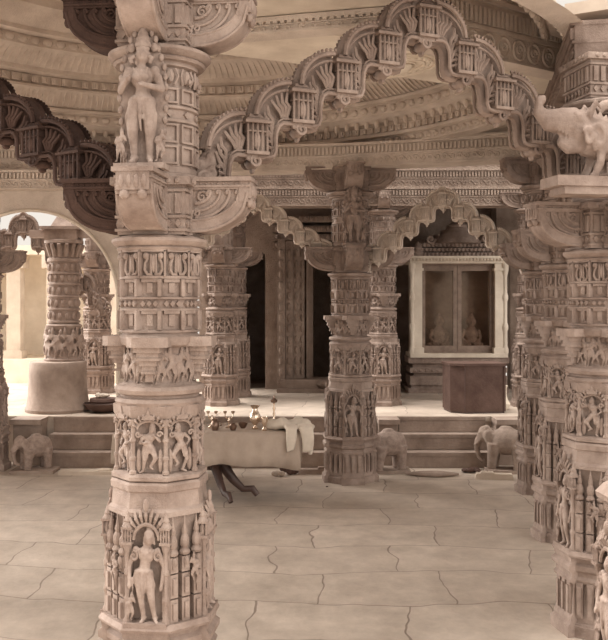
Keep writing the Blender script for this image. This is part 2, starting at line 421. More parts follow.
def tier_niche():
    m = MB()
    octo(m, [(.17,.425),(.17,.80)])
    octo(m, [(.232,.42),(.236,.43),(.225,.445),(.18,.447)])
    octo(m, [(.17,.78),(.200,.785),(.198,.80),(.186,.81),(.180,.86),(.188,.865),(.190,.885),(.183,.893),(.15,.896)])
    for k in range(4):
        Mx = F(k*pi/2, .17, 0)
        for s in (-1, 1):
            colonnette(m, .078*s, .445, .71, .011, Mx, -.035, 8)
            m.box(.078*s-.016, .078*s+.016, -.03, .01, .445, .72, Mx)
            # little cage capitals
            m.box(.078*s-.022, .078*s+.022, -.055, 0, .70, .708, Mx)
            for q in range(4): m.tube([(.078*s-.016+.0107*q, -.048, .705), (.078*s-.016+.0107*q, -.048, .75)], .0035, 5, Mx)
            m.ell((.078*s, -.03, .725), (.016,.014,.026), Mx, 8, 6)
            m.box(.078*s-.022, .078*s+.022, -.055, 0, .75, .757, Mx)
            m.lathe([(.024,0),(.014,.014),(.016,.018),(.006,.034),(.001,.05)], 8, 0, Mx @ T((.078*s, -.03, .757)))
            spiral(m, .05*s, .665, .018, .006, 1.3, pi/2, s, Mx, -.045)
        # niche arch with a fan of petals and a finial
        ap = [(.052*cos(pi*i/12), -.040, .715+.05*sin(pi*i/12)) for i in range(13)]
        m.tube(ap, .007, 6, Mx)
        for i in range(11):
            a = pi*(i+.5)/11
            m.tube([(.052*cos(a), -.036, .718+.048*sin(a)), (.075*cos(a), -.045, .718+.076*sin(a)), (.09*cos(a), -.034, .718+.10*sin(a))], [.0035,.008,.006], 5, Mx)
        m.ell((0,-.042,.826), (.012,.012,.022), Mx, 6, 5)
        m.box(-.088, .088, -.062, .02, .436, .452, Mx)
        # attendants
        m.merge(F_TINY, Mx @ T((-.062,-.045,.45)) @ S(.11))
        # neighbouring diagonal faces: spired pilasters
        Md = F(k*pi/2+pi/4, .175, 0)
        for x in (-.055, 0.0, .055):
            w = .018
            for z0, z1 in ((.445,.52),(.525,.60),(.605,.655)):
                m.box(x-w, x+w, -.034, .0, z0, z1, Md); m.box(x-w*.5, x+w*.5, -.044, .0, z0+.012, z1-.012, Md)
            m.lathe([(.020,0),(.024,.008),(.014,.022),(.019,.03),(.019,.05),(.010,.066),(.013,.074),(.005,.10),(.001,.13)], 8, 0, Md @ T((x, -.022, .66)))
            m.ell((x,-.038,.64), (.012,.012,.018), Md, 6, 5)
        m.merge(F_TINY2, Md @ T((.03,-.05,.56)) @ S(.11))
    return m
def tier_dancer():
    m = MB()
    octo(m, [(.135,.89),(.135,1.20)])
    octo(m, [(.15,.89),(.176,.894),(.186,.900),(.186,.915),(.172,.925),(.14,.927)])
    octo(m, [(.14,1.135),(.168,1.15),(.178,1.17),(.18,1.205),(.15,1.21)])
    for k in range(8):
        Mc = RZ(k*pi/4+pi/8)
        colonnette(m, 0, .925, 1.15, .010, Mc, -.177, 8)
        Mx = F(k*pi/4, .172, 0)
        ap = [(.05*cos(pi*i/10), .005, 1.11+.035*sin(pi*i/10)) for i in range(11)]
        m.tube(ap, .006, 5, Mx)
        for s in (-1, 1):
            spiral(m, .045*s, 1.09, .013, .005, 1.2, 0, s, Mx, 0)
            m.ell((.045*s,.012,.98), (.012,.010,.05), Mx, 6, 5)
        for q in range(9):
            a = pi*(q+.5)/9; m.tube([(.052*cos(a), .002, 1.113+.034*sin(a)), (.062*cos(a), -.006, 1.118+.050*sin(a)), (.066*cos(a), .0, 1.12+.062*sin(a))], [.003,.0065,.004], 5, Mx)
        m.prism([(-.03,1.15),(.03,1.15),(.022,1.165),(.008,1.17),(0,1.20),(-.008,1.17),(-.022,1.165)], -.012, .006, Mx)
    return m
def tier_frieze():
    m = MB()
    m.lathe([(.14,1.195),(.180,1.20),(.188,1.215),(.180,1.228),(.165,1.232),(.165,1.24),(.184,1.247),(.190,1.262),(.18,1.275),(.155,1.28),(.15,1.285),(.14,1.29),(.14,1.42),(.165,1.43),(.172,1.445),(.172,1.46),(.16,1.47)], 40)
    for k in range(22):
        Mx = F(2*pi*k/22, .146, 1.28)
        m.merge(F_TINY if k % 2 else F_TINY2, Mx @ S(.155, .12, .155))
    return m
def tier_shelf():          # one projecting console shelf, towards -Y
    m = MB()
    m.slab([(-.085,-.13),(-.085,-.20),(-.055,-.232),(.055,-.232),(.085,-.20),(.085,-.13)], 1.425, 1.462)
    for i, (w, d, z0, z1) in enumerate(((.055,.212,1.405,1.425),(.045,.20,1.385,1.405),(.05,.205,1.375,1.385),(.036,.19,1.355,1.375),(.026,.18,1.335,1.355),(.03,.185,1.325,1.335),(.016,.168,1.295,1.325))):
        m.box(-w, w, -d, -.12, z0, z1)
    return m
def tier_shaft():
    m = MB()
    m.lathe([(.158,1.455),(.158,1.475),(.168,1.478),(.168,1.486),(.150,1.49),(.150,1.558),(.166,1.56),(.166,1.568),(.156,1.572),(.156,1.600),(.166,1.603),(.166,1.611),(.150,1.615),(.150,1.676),(.168,1.68),(.168,1.690),(.148,1.694),(.148,1.79)], 40)
    n = 11
    for k in range(n):
        Mx = F(2*pi*k/n, .150, 0)
        for z0, z1 in ((1.488,1.56),(1.613,1.678)):
            m.box(.036, .050, -.022, .01, z0, z1, Mx); m.box(-.012, .012, -.008, .01, z0+.014, z1-.014, Mx)
            m.box(-.034, .034, -.012, .01, z1-.012, z1, Mx)
        for q in (-.026, 0, .026):
            m.prism([(q,1.574),(q+.011,1.586),(q,1.598),(q-.011,1.586)], -.018, .01, Mx)
    n = 10
    for k in range(n):
        Mx = F(2*pi*k/n+.1, .154, 0)
        lyre(m, 0, 1.694, .085, .085, Mx, -.006)
        for sx in (-1, 1): m.ell((.030*sx, -.008, 1.765), (.013,.012,.013), Mx, 8, 6)
        m.box(.043, .051, -.014, .01, 1.688, 1.785, Mx); m.box(-.05, .05, -.014, .01, 1.78, 1.79, Mx)
    return m
def ring(z0, r=.2, h=.06):
    m = MB()
    m.lathe([(.15,z0),(r*.86,z0+.002),(r*.9,z0+h*.18),(r*.86,z0+h*.3),(r*.93,z0+h*.36),(r*1.0,z0+h*.6),(r*1.0,z0+h*.78),(r*.93,z0+h*.9),(r*.8,z0+h)], 48)
    return m
def block(z0, z1):
    m = MB()
    m.box(-.14,.14,-.14,.14,z0,z1-.03); m.box(-.165,.165,-.165,.165,z1-.03,z1)
    for k in range(4):
        Mx = F(k*pi/2, .14, 0)
        for z in (z0+.012, z0+.062, z1-.055): m.box(-.146,.146,-.010,0,z,z+.010,Mx)
        for q in range(7):
            x = -.114+.038*q
            m.prism([(x,z0+.026),(x+.013,z0+.042),(x,z0+.058),(x-.013,z0+.042)], -.010, 0, Mx)
            m.box(x-.012, x+.012, -.012, 0, z0+.078, z1-.062, Mx); m.ell((x,-.165+.14-.002,z1-.015), (.013,.008,.011), Mx, 6, 4)
    return m
def bracket(z0):           # towards +X, curved underside, recessed scrolls on both cheeks
    m = MB(); x0, x1, h, w = .12, .385, .20, .068
    def under(e=0.0, n=16, xe=None):
        out = []
        X1 = (xe or x1)
        for i in range(n+1):
            t = i/n; x = x0+(X1-x0)*t
            q = max(0, (t-.15)/.85); out.append((x, z0+.008+e+(h-.055-e*.6)*(1-math.sqrt(max(0, 1-q**2.2)))))
        return out
    lo = under(); hi = [(x, z0+h-.003) for x, z in lo]
    m.band([(x, z+.007) for x, z in lo], hi, -w+.016, w-.016)
    lo2 = under(.045, 16, x1-.035)
    inner = [(x, min(z, z0+h-.03)) for x, z in lo2]
    m.band(lo, [(x, max(z, lo[k][1]+.004)) for k, (x, z) in enumerate(inner)], -w, w)
    m.box(x0, x1-.031, -w+.001, w-.001, z0+h-.030, z0+h-.001)
    m.box(x0-.03, x0+.035, -w-.003, w+.003, z0-.004, z0+h-.02)
    m.box(x1-.034, x1+.002, -w-.002, w+.002, z0+h-.078, z0+h+.001)
    m.box(x0, x1+.018, -w-.014, w+.014, z0+h, z0+h+.016)
    m.box(x0, x1+.010, -w-.006, w+.006, z0+h-.022, z0+h-.014)
    for s in (-1, 1):
        y = s*(w-.010)
        m.tube([(x, s*w, z+.004) for x, z in lo], [.007]*len(lo), 6)
        m.tube([(x, s*w, z) for x, z in inner[:-1]], [.005]*len(inner[:-1]), 5)
        cx, cz = x0+.045, z0+h-.035
        for j in range(4):
            k = (.185-.040*j)
            pts = []
            for i in range(13):
                a = pi*.5*i/12
                pts.append((cx+k*sin(a)*1.0, y, cz-k*.72*cos(a)))
            pts.append((cx+k-.012, y, cz+.004)); 
            m.tube(pts, [.0065+.0015*(j % 2)]*14, 6)
            m.ell((cx+k-.012, y, cz-.006), (.010,.010,.010), None, 6, 4)
        spiral(m, cx+.028, cz-.022, .024, .0065, 1.4, 0, 1, None, y)
        spiral(m, cx+.005, cz-.085, .018, .006, 1.3, pi, -1, None, y)
        for i in range(9): m.ell((x0+.045+.024*i, s*w, z0+h-.008), .0055, None, 5, 3)
    # end face: leaf block and hanging buds
    m.box(x1-.006, x1+.014, -w*.95, w*.95, z0+h-.065, z0+h)
    for yy in (-.045,-.015,.015,.045): m.ell((x1+.014, yy, z0+h-.034), (.009,.011,.026), None, 6, 4)
    for yy in (-.035,.035): m.ell((x1+.002, yy, z0+h-.078), (.018,.02,.020), None, 8, 6)
    return m
def tier_upper():
    m = MB()
    m.lathe([(.17,2.055),(.172,2.075),(.155,2.08),(.155,2.10),(.15,2.105),(.15,2.265),(.162,2.27),(.162,2.28),(.15,2.284),(.15,2.316),(.162,2.32),(.162,2.33),(.15,2.334),(.15,2.40),(.14,2.405),(.14,2.475),(.16,2.48),(.16,2.50)], 32)
    n = 12
    for k in range(n):
        Mx = F(2*pi*k/n, .149, 0)
        fretpanel(m, -.034, .034, 2.11, 2.18, Mx, 0, .012, .008); fretpanel(m, -.034, .034, 2.19, 2.262, Mx, 0, .012, .008)
        fretpanel(m, -.034, .034, 2.338, 2.396, Mx, 0, .012, .008)
        m.prism([(0,2.286),(.018,2.30),(0,2.314),(-.018,2.30)], -.010, .01, Mx)
        m.ell((0,-.002,2.44), (.02,.018,.028), Mx, 8, 5); m.ell((.0,-.02,2.425), (.01,.01,.012), Mx, 5, 4)
        for s in (-1, 1): m.tube([(.02*s,-.002,2.41), (.034*s,-.008,2.44), (.022*s,-.004,2.47)], .006, 5, Mx)
    return m
MESH = {}
def wz(z):
    K = ((-9,-9.0),(0,0),(.425,.385),(.896,.925),(1.2,1.2),(9,9))
    for (a, b), (c, d) in zip(K, K[1:]):
        if a <= z <= c: return b+(d-b)*(z-a)/(c-a)
    return z
def build_meshes():
    def add(k, mb, mat, ang=35):
        if k in ('base','niche_tier','dancer_tier'): mb.v = [(x, y, wz(z)) for x, y, z in mb.v]
        MESH[k] = mb.mesh(k, mat, True, ang)
    add('base', tier_base(), M_PIL); add('niche_tier', tier_niche(), M_PIL); add('dancer_tier', tier_dancer(), M_PIL)
    add('frieze', tier_frieze(), M_PIL); add('shelf', tier_shelf(), M_PIL); add('shaft', tier_shaft(), M_PIL)
    add('neck_ring', ring(1.785), M_PIL); add('bracket_block', block(1.845, 2.06), M_PIL)
    add('bracket', bracket(1.85), M_PIL); add('bracketdark', bracket(1.85), M_DARK)
    add('upper_shaft', tier_upper(), M_PIL)
    add('upper_ring', ring(2.495, .215, .06), M_PIL)
    m = block(2.555, 2.765); add('upper_block', m, M_PIL)
    add('upbracket', bracket(2.555), M_PIL); add('upbracketdark', bracket(2.555), M_DARK)
    add('guardian_figure', F_GUARD, M_FIG, 180); add('dancing_figure', F_DANCE, M_FIG, 180); add('musician_figure', F_PLAY, M_FIG, 180)
    s = MB(); s.merge(F_STAND)
    edge = [(-.13,.0),(-.17,.25),(-.19,.5),(-.17,.72),(-.10,.92),(0,1.06),(.10,.92),(.17,.72),(.19,.5),(.17,.25),(.13,.0)]
    s.prism(edge, .05, .10)                  # pointed leafy slab rising behind the statue
    for k in range(len(edge)-1):
        (xa, za), (xb, zb_) = edge[k], edge[k+1]
        for q in (0, .33, .66): s.ell((xa+(xb-xa)*q, .045, za+(zb_-za)*q), (.022,.022,.03), None, 6, 5)
    for sx in (-1, 1):
        s.merge(F_TINY, T((sx*.16,-.04,.02)) @ S(.26))
        s.tube([(sx*.055,-.02,.79),(sx*.085,-.03,.77),(sx*.07,-.03,.735)], [.018,.022,.014], 8)
        s.ell((sx*.09,.03,.86), (.035,.02,.035), None, 8, 6)
    s.lathe([(.062,0),(.066,.02),(.05,.05),(.055,.06),(.04,.09),(.042,.10),(.02,.14),(.012,.17),(.002,.19)], 14, 0, T((.01,.0,.855)))
    s.box(-.2,.2,-.12,.10,-.03,.01)
    add('statue', s, M_PIL, 60)
build_meshes()

def make_pillar(loc, rz, label, statue=True, dark_left=False):
    t = thing('carved_pillar', loc, rz, label, 'pillar', 'carved marble pillars of the hall')
    for k in ('base','niche_tier','dancer_tier','frieze','shaft','neck_ring','bracket_block','upper_shaft','upper_ring','upper_block'):
        link(k, MESH[k], t)
    for k in range(4):
        link('shelf', MESH['shelf'], t, (0,0,0), k*pi/2)
        a = -pi/2+k*pi/2
        dk = dark_left and k == 3  # left brackets get their shade from the darker material
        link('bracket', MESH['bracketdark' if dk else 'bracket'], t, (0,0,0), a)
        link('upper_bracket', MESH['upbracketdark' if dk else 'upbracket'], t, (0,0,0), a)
        f = link('guardian_figure', MESH['guardian_figure'], t, tuple(F(k*pi/2, .205, .410) @ Vector((0,0,0))), k*pi/2)
        f.scale = (.38,.30,.385)
        if k == 0: pass
    for k in range(8):
        d = link('dancing_figure' if k % 2 else 'musician_figure', MESH['dancing_figure' if k % 2 else 'musician_figure'], t, tuple(RZ(k*pi/4) @ Vector((0,-.155,.951))), k*pi/4)
        d.scale = (.24,.20,.205)
    if statue:
        s = link('statue', MESH['statue'], t, (0,-.27,2.085), 0); s.scale = (.50,.42,.50)
    return t

# ------------------------------------------------------------------ torana arches
def make_torana(loc, rz, label, sc_=(1,1,1), dark=False, makaras=True):
    mat = M_DARK if dark else M_TOR  # dark variant paints the shade into the stone colour
    t = thing('cusped_arch', loc, rz, label, 'arch', 'cusped toranas between the pillars'); t.scale = sc_
    DX, DZ, N, HK, W2 = .188, .128, 4, .125, .046
    y0, y1 = -.055, .055
    band = MB(); rim = MB()
    for s in (-1, 1):
        Mx = S(s, 1, 1)
        for i in range(N+1):
            # lobe falling from kiosk i (inner, higher) to kiosk i+1 (outer, lower)
            kx, kz = i*DX, -i*DZ
            cx = kx+W2; A = DX-W2
            hi = [(cx+A*sin(pi/2*q/12), kz-DZ+HK+.022+DZ*cos(pi/2*q/12)) for q in range(13)]
            lo = [(cx-.01, kz-.004), (cx+.22*A, kz-.004), (cx+.34*A, kz-.015), (cx+.42*A, kz-.04), (cx+.44*A, kz-.07), (cx+.44*A, kz-DZ+.02), (cx+.50*A, kz-DZ), (cx+.62*A, kz-DZ-.006), (kx+DX-.004, kz-DZ-.006)]
            band.prism(lo + hi[::-1], y0+.043, y1-.043, Mx)
            for yy, sg in ((y0, 1), (y1, -1)):
                rim.tube([(x, yy+sg*.004, z) for x, z in hi], .0095, 6, Mx)
                rim.tube([(x-.003, yy+sg*.010, z-.026) for x, z in hi[:-1]], .0045, 5, Mx)
                rim.tube([(x, yy+sg*.004, z) for x, z in lo], .0085, 6, Mx)
                rim.tube([(x, yy+sg*.010, z+.017) for x, z in lo[:5]], .004, 5, Mx)
                for q in range(13): rim.ell((hi[q][0], yy+sg*.004, hi[q][1]+.015), (.0075,.009,.0075), Mx, 5, 4)
                # openwork scrolls fanning out from the inner corner to the outer moulding
                for q in range(7):
                    a = pi/2*(q+.4)/7
                    ex, ez = cx+(A-.030)*sin(a), kz-DZ+HK-.010+DZ*cos(a)
                    t0 = min(1, q/4); bx_, bz_ = (cx+.30*A*q/6+.012, kz+.018-.0*q) if q < 4 else (cx+.50*A, kz+.0-.030*(q-3))
                    mx_, mz_ = (ex+bx_)/2, (ez+bz_)/2
                    band.tube([(bx_, yy+sg*.016, bz_), (mx_-.009, yy+sg*.012, mz_-.006), (mx_+.007, yy+sg*.012, mz_+.010), (ex, yy+sg*.016, ez)], [.0055,.008,.0075,.0055], 5, Mx)
                    if q % 2 == 0: band.ell((mx_+.012, yy+sg*.012, mz_-.008), (.008,.008,.008), Mx, 5, 4)
                for q in range(3):
                    zq = kz-.055-.022*q
                    band.tube([(cx+.50*A, yy+sg*.016, zq), (cx+.72*A, yy+sg*.012, zq+.008), (kx+DX-W2, yy+sg*.016, zq-.006)], [.005,.007,.005], 5, Mx)
            rim.tube([(x, 0, z) for x, z in lo], .020, 6, Mx); rim.tube([(x, 0, z-.004) for x, z in hi], .022, 6, Mx)
    cr = [(-W2-.01,HK+.02),(-.03,HK+.045),(0,HK+.06),(.03,HK+.045),(W2+.01,HK+.02)]
    band.prism([(-W2-.01,.0),(W2+.01,.0)]+cr[::-1], y0+.03, y1-.03)
    for yy in (y0+.004, y1-.004): rim.tube([(x, yy, z) for x, z in cr], .0095, 6)
    obj('arch_band', band, mat, t); obj('beaded_rim', rim, mat, t)
    k = MB()          # kiosk: caged niche with pyramid cap
    w, h = W2, HK-.012
    k.box(-w, w, y0-.018, y1+.018, 0, .012); k.box(-w*1.15, w*1.15, y0-.026, y1+.026, h, h+.010)
    k.box(-w*.8, w*.8, y0+.006, y1-.006, .012, h)
    for yy in (y0-.010, y1+.010):
        for q in range(5): k.tube([(-w*.85+w*1.7*q/4, yy, .012), (-w*.85+w*1.7*q/4, yy, h)], .0042, 5)
        k.ell((0, yy+(.006 if yy < 0 else -.006), .05), (.015,.010,.035), None, 8, 6)
        k.box(-w*.9, w*.9, min(yy,0), max(yy,0), .082, .088)
    k.box(-w, w, y0-.014, y1+.014, h+.010, h+.022, None, .8, .8); k.box(-w*.7, w*.7, y0-.004, y1+.004, h+.022, h+.040, None, .6, .6); k.ell((0,0,h+.05), (.014,.014,.016), None, 8, 5)
    km = k.mesh('kiosk', mat, True, 35)
    p = MB()          # curled pendant under each cusp
    for yy in (y0+.004, y1-.004):
        spiral(p, .0, -.02, .026, .008, 1.5, pi/2, 1, None, yy)
        spiral(p, -.03, -.008, .016, .006, 1.3, pi/2, -1, None, yy)
    p.ell((0,0,-.026), (.026,.045,.024), None, 8, 6); p.ell((0,0,-.052), (.010,.02,.014), None, 6, 5); p.box(-.035,.035,y0,y1,-.014,0)
    pm = p.mesh('pendant', mat, True, 40)
    for i in range(-N, N+1):
        z = -abs(i)*DZ
        link('kiosk', km, t, (i*DX, 0, z))
        q = link('pendant', pm, t, (i*DX, 0, z), 0)
        if i > 0: q.rotation_euler = (0,0,pi)
    if makaras:
        mm = F_MAK.mesh('makara', mat, True, 180)
        for s in (-1, 1):
            o = link('makara', mm, t, (s*((N+1)*DX-.02), 0, -(N+1)*DZ-.012), 0 if s < 0 else pi)
            o.scale = (.27, .27, .27); o.rotation_euler = (0, R(-38), 0) if s < 0 else (0, R(38), pi)
            if s > 0: o.rotation_euler = (0, R(-38), pi)
    return t

def P(px, D): return (px-304)*D/900
# ================================================================== pillars
RT = R(-6)
PL = (-.56, 3.5); PR = (1.455, 4.39); PR2 = (1.76, 6.05); PR3 = (1.99, 7.5); PF = (.41, 8.0)
p1 = make_pillar(PL+(0,), RT, 'large carved pillar in the left foreground with a crowned statue on its upper bracket', True, True)
p1.scale = (.92, .92, 1)
def pil(xy, rz, label, z=0, s=(1,1,1), skip=()):
    r = copy_tree(p1, xy+(z,), rz, label, s, skip)
    for o in COL.objects:
        if o.parent == r and o.data and o.data in (MESH['bracketdark'], MESH['upbracketdark']):
            o.data = MESH['bracket' if o.data == MESH['bracketdark'] else 'upbracket']
    return r
pil(PR, R(10), 'carved pillar cut off by the right edge of the photo, lion beast above its bracket', 0, (.93,.93,1), ('statue','upper_bracket'))
pil(PR2, R(8), 'second carved pillar going back along the right side', 0, (.88,.88,1), ('statue',))
pil(PR3, R(8), 'third carved pillar going back along the right side, beside the right stone elephant', 0, (.88,.88,1), ('statue',))
pil(PF, R(4), 'free-standing carved pillar in the middle of the hall beside the tail-turned elephant', 0, (1,1,1))
pil((-1.32, 8.25), 0, 'carved pillar mostly hidden behind the large left pillar, carrying the far lintels', 0, (1,1,1), ('statue',))
pil((-3.04, 8.50), 0, 'shaded carved pillar at the left edge seen inside the plain arch', 0, (1,1,1), ('statue',))
pil((-2.95, 5.2), 0, 'carved pillar carrying the outer end of the dark left arch', 0, (1,1,1), ('statue',))
ks = (2.31/2.765)
for (x, y, lab) in ((-.92, 9.9, 'carved platform pillar left of the dark sanctum doorway'),
                    (.86, 9.9, 'carved platform pillar just right of the free-standing pillar'),
                    (.93, 10.75, 'rear carved pillar between the dark gap and the sanctum door'),
                    (2.46, 9.75, 'carved platform pillar at the foot of which the right steps end, right of the chest'),
                    (-.84, 10.75, 'rear carved pillar beside the left jamb of the sanctum doorway'),
                    (3.05, 11.0, 'rear carved pillar at the bright gap right of the glazed shrine')):
    pil((x, y), 0, lab, .45, (.86,.86,ks), ('statue',))

# carved pedestal post at the extreme right edge
t = thing('carved_pedestal', (1.215, 3.0, 0), R(5), 'low carved stone pedestal just entering at the bottom right corner', 'pedestal')
link('base', MESH['base'], t); link('niche_tier', MESH['niche_tier'], t)
for k in range(4):
    f = link('guardian_figure', MESH['guardian_figure'], t, tuple(F(k*pi/2, .205, .410) @ Vector((0,0,0))), k*pi/2); f.scale = (.38,.30,.385)
mb = MB(); octo(mb, [(.15,.926),(.21,.93),(.215,.95),(.19,.98),(.1,.99)]); obj('cap_slab', mb, M_PIL, t)

# ================================================================== toranas
def between(a, b, z, label, dark=False, sx=None, dz=0, mid=.5, sz=1):
    d = Vector((b[0]-a[0], b[1]-a[1])); ang = math.atan2(d.y, d.x); L = d.length
    c = (a[0]+d.x*mid, a[1]+d.y*mid, z)
    s = sx or L/2.18
    return make_torana(c, ang, label, (s, 1, sz), dark)
t_main = between(PL, PR, 2.745, 'large openwork cusped arch spanning from the left foreground pillar to the right pillar', mid=.535, sx=1.06, sz=1.1)
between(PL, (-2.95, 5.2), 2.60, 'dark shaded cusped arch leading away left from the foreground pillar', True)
t2 = copy_tree(t_main, ((PF[0]+PR3[0])/2, (PF[1]+PR3[1])/2, 2.405), math.atan2(PR3[1]-PF[1], PR3[0]-PF[0]), 'smaller cusped arch in front of the glazed shrine', (.76, 1, .90))
t3 = copy_tree(t_main, ((PF[0]-1.32)/2, 8.12, 2.42), math.atan2(PF[1]-8.25, PF[0]+1.32), 'smaller cusped arch in front of the dark sanctum doorway', (.78, 1, .8))
t4 = copy_tree(t_main, ((PR[0]+PR2[0])/2, (PR[1]+PR2[1])/2, 2.62), math.atan2(PR2[1]-PR[1], PR2[0]-PR[0]), 'cusped arch seen edge-on between the first two right pillars', (.76, 1, .95))
t5 = copy_tree(t_main, ((PR2[0]+PR3[0])/2, (PR2[1]+PR3[1])/2, 2.50), math.atan2(PR3[1]-PR2[1], PR3[0]-PR2[0]), 'cusped arch seen edge-on between the second and third right pillars', (.66, 1, .85))
for o in list(COL.objects):
    if o.parent in (t2, t3) and o.type == 'MESH':
        o.material_slots[0].link = 'OBJECT'; o.material_slots[0].material = M_DOME
# lion beast standing on the right pillar's bracket
mb = MB(); mb.merge(F_MAK, T((0,0,.02)) @ S(.34,.32,.50)); mb.box(-.24,.2,-.09,.09,-.10,-.055); mb.box(-.20,.16,-.075,.075,-.135,-.10)
obj('lion_beast', mb, M_PIL, None, (PR[0]-.16, PR[1]-.32, 2.205), R(190), True, 60)
tag(COL.objects['lion_beast'], 'maned stone beast crouching on the right pillar bracket at the foot of the big arch', 'sculpture')

# ================================================================== lintels
def lintel(a, b, z0, z1, w, label, mat=M_TOR, pat='scroll', both=True):
    d = Vector((b[0]-a[0], b[1]-a[1])); L = d.length; ang = math.atan2(d.y, d.x)
    t = thing('stone_lintel', (a[0], a[1], z0), ang, label, 'lintel', 'carved stone lintels under the ceiling')
    H = z1-z0; nc = max(1, round(H/.19)) if pat != 'circle' else 1; h = H/nc
    m = MB(); m.box(.002, L-.002, -w/2, w/2, .004, H-.004); r = MB()
    for c in range(nc):
        z = c*h; e = .008*c
        m.box(0, L, -w/2-.022-e, w/2+.022+e, z+h-.022, z+h); m.box(0, L, -w/2-.012, w/2+.012, z+h*.46, z+h*.53); m.box(0, L, -w/2-.012, w/2+.012, z, z+.012)
        for sgn in (1, -1):
            Mx = T((0,0,z)) if sgn > 0 else T((L,0,z)) @ RZ(pi)
            y = -w/2-.004
            if pat == 'circle':
                n = int(L/.12)
                for k in range(n):
                    x = (k+.5)*L/n
                    r.tube([(x+.048*cos(2*pi*q/12), y, h*.25+h*.17*sin(2*pi*q/12)) for q in range(13)], .009, 5, Mx); spiral(r, x, h*.25, .030, .008, 1.2, 0, 1, Mx, y)
            else:
                n = int(L/.062)
                for k in range(n):
                    x = (k+.5)*L/n; spiral(r, x, h*.26, min(.028, h*.19), .008, 1.1, 0 if k % 2 else pi, 1, Mx, y, 5, 8)
            n = int(L/.034)
            for k in range(n):
                x = (k+.5)*L/n
                r.box(x-.010, x+.010, y-.016, y+.01, h*.56, h*.84, Mx)
            if not both: break
    obj('beam', m, mat, t)
    obj('carved_band', r, mat, t)
    return t
Z0, Z1 = 2.765, 2.97
lintel((PF[0]-1.9, 8.26), (PF[0]+.1, 7.99), Z0-.02, Z1, .26, 'carved lintel over the sanctum-side pillars behind the left foreground pillar', M_DOME)
lintel((PF[0]-.1, 8.03), (PR3[0]+.1, 7.47), Z0, Z1, .26, 'carved lintel above the small arch in front of the glazed shrine', M_DOME)
lintel((PR3[0], PR3[1]), (PR2[0], PR2[1]), Z0, Z1, .26, 'carved lintel between the second and third right pillars', M_TOR)
lintel((PR2[0], PR2[1]), (PR[0], PR[1]), Z0, Z1, .26, 'carved lintel between the first two right pillars', M_TOR)
lintel((-4.6, 8.32), (-1.2, 8.22), Z0-.0, Z1, .30, 'carved lintel lying over the plain arched wall at left', M_DOME)
lintel((-4.6, 8.05), (-1.60, 8.05), 2.585, 2.755, .10, 'carved frieze course under the lintel on the plain arched wall at left', M_DOME, 'scroll', False)
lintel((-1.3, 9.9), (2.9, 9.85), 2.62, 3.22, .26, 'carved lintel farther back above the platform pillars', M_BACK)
lintel((-.34, 4.44), (.40, 4.24), 2.885, 2.96, .10, 'narrow scroll-carved lintel over the left half of the big arch', M_DOME, 'scroll', False)
lintel((.42, 4.62), (1.84, 5.60), 2.93, 3.25, .12, 'lintel with a row of ringed rosettes above the right half of the big arch', M_DOME, 'circle', False)
mb = MB(); mb.band([(0,0),(2.2,.0)],[(0,.12),(2.2,.12)],-.06,.06)

# ================================================================== dome and ceiling
C0 = Vector((-1.0, 5.9))
def arc_ok(x, y, r):      # the dome is cut by the flat slabs over the big arch
    n = Vector((-.408, .913)); off = (Vector((x, y))-Vector(PL)).dot(n)
    return off > 1.25 or (x < -.7 and off > .2)
dome = MB()
prof = [(2.80,2.96),(2.66,2.96),(2.66,3.03),(2.60,3.035),(2.60,3.06),(2.63,3.07),(2.63,3.13),(2.52,3.135),(2.50,3.17),(2.46,3.19),(2.46,3.27),(2.38,3.275),(2.38,3.30),(2.41,3.31),(2.30,3.37),(2.20,3.42),(2.20,3.44),(2.23,3.45),(2.23,3.53),(2.12,3.535),(2.12,3.57),(2.02,3.63),(1.90,3.68),(1.90,3.76),(1.80,3.765),(1.80,3.80),(1.55,3.90),(1.55,3.97),(1.45,3.975),(1.2,4.08),(1.2,4.14),(.8,4.2),(.8,4.26),(.3,4.28),(.3,4.10),(.12,3.95),(0.02,3.85)]
n = 96
vs = []; fs = []
for r, z in prof:
    for k in range(n):
        a = 2*pi*k/n; vs.append((C0.x+r*cos(a), C0.y+r*sin(a), z))
for i in range(len(prof)-1):
    for k in range(n):
        k2 = (k+1) % n; fs.append((i*n+k, (i+1)*n+k, (i+1)*n+k2, i*n+k2))
dome.add(vs, fs)
ceil = obj('ceiling', dome, M_DOME); tag(ceil, 'ringed corbelled dome over the hall', None, None, 'structure')
def ringband(name, r, z, N_, fn):
    m = MB()
    for k in range(N_):
        a = 2*pi*k/N_
        M_ = T((C0.x, C0.y, 0)) @ RZ(a) @ T((0, -r, z)) @ RZ(pi)
        if C0.y - r*cos(a) < 3.6: continue
        fn(m, M_, k)
    return obj(name, m, M_DOME, ceil)
ringband('petal_band', 2.655, 2.97, 200, lambda m, Q, k: (m.ell((0,0,.03), (.034,.02,.026), Q, 6, 4), m.ell((0,-.016,.02), (.012,.012,.014), Q, 5, 3)))
ringband('figure_band', 2.625, 3.07, 220, lambda m, Q, k: (m.box(-.018,.018,-.02,.01,.004,.05,Q), m.ell((0,-.012,.03), (.012,.02,.02), Q, 5, 4)))
ringband('bud_band', 2.46, 3.20, 150, lambda m, Q, k: (m.ell((0,-.004,.035), (.038,.028,.03), Q, 7, 5), m.box(-.045,.045,-.018,.0,.066,.076,Q)))
ringband('pendant_band', 2.50, 3.12, 150, lambda m, Q, k: (m.ell((0,-.01,.0), (.022,.022,.035), Q, 6, 5),))
ringband('fret_band', 2.225, 3.45, 160, lambda m, Q, k: (m.box(-.028,.028,-.018,.005,.008,.07,Q), m.ell((0,-.016,.04), (.014,.016,.022), Q, 5, 4)))
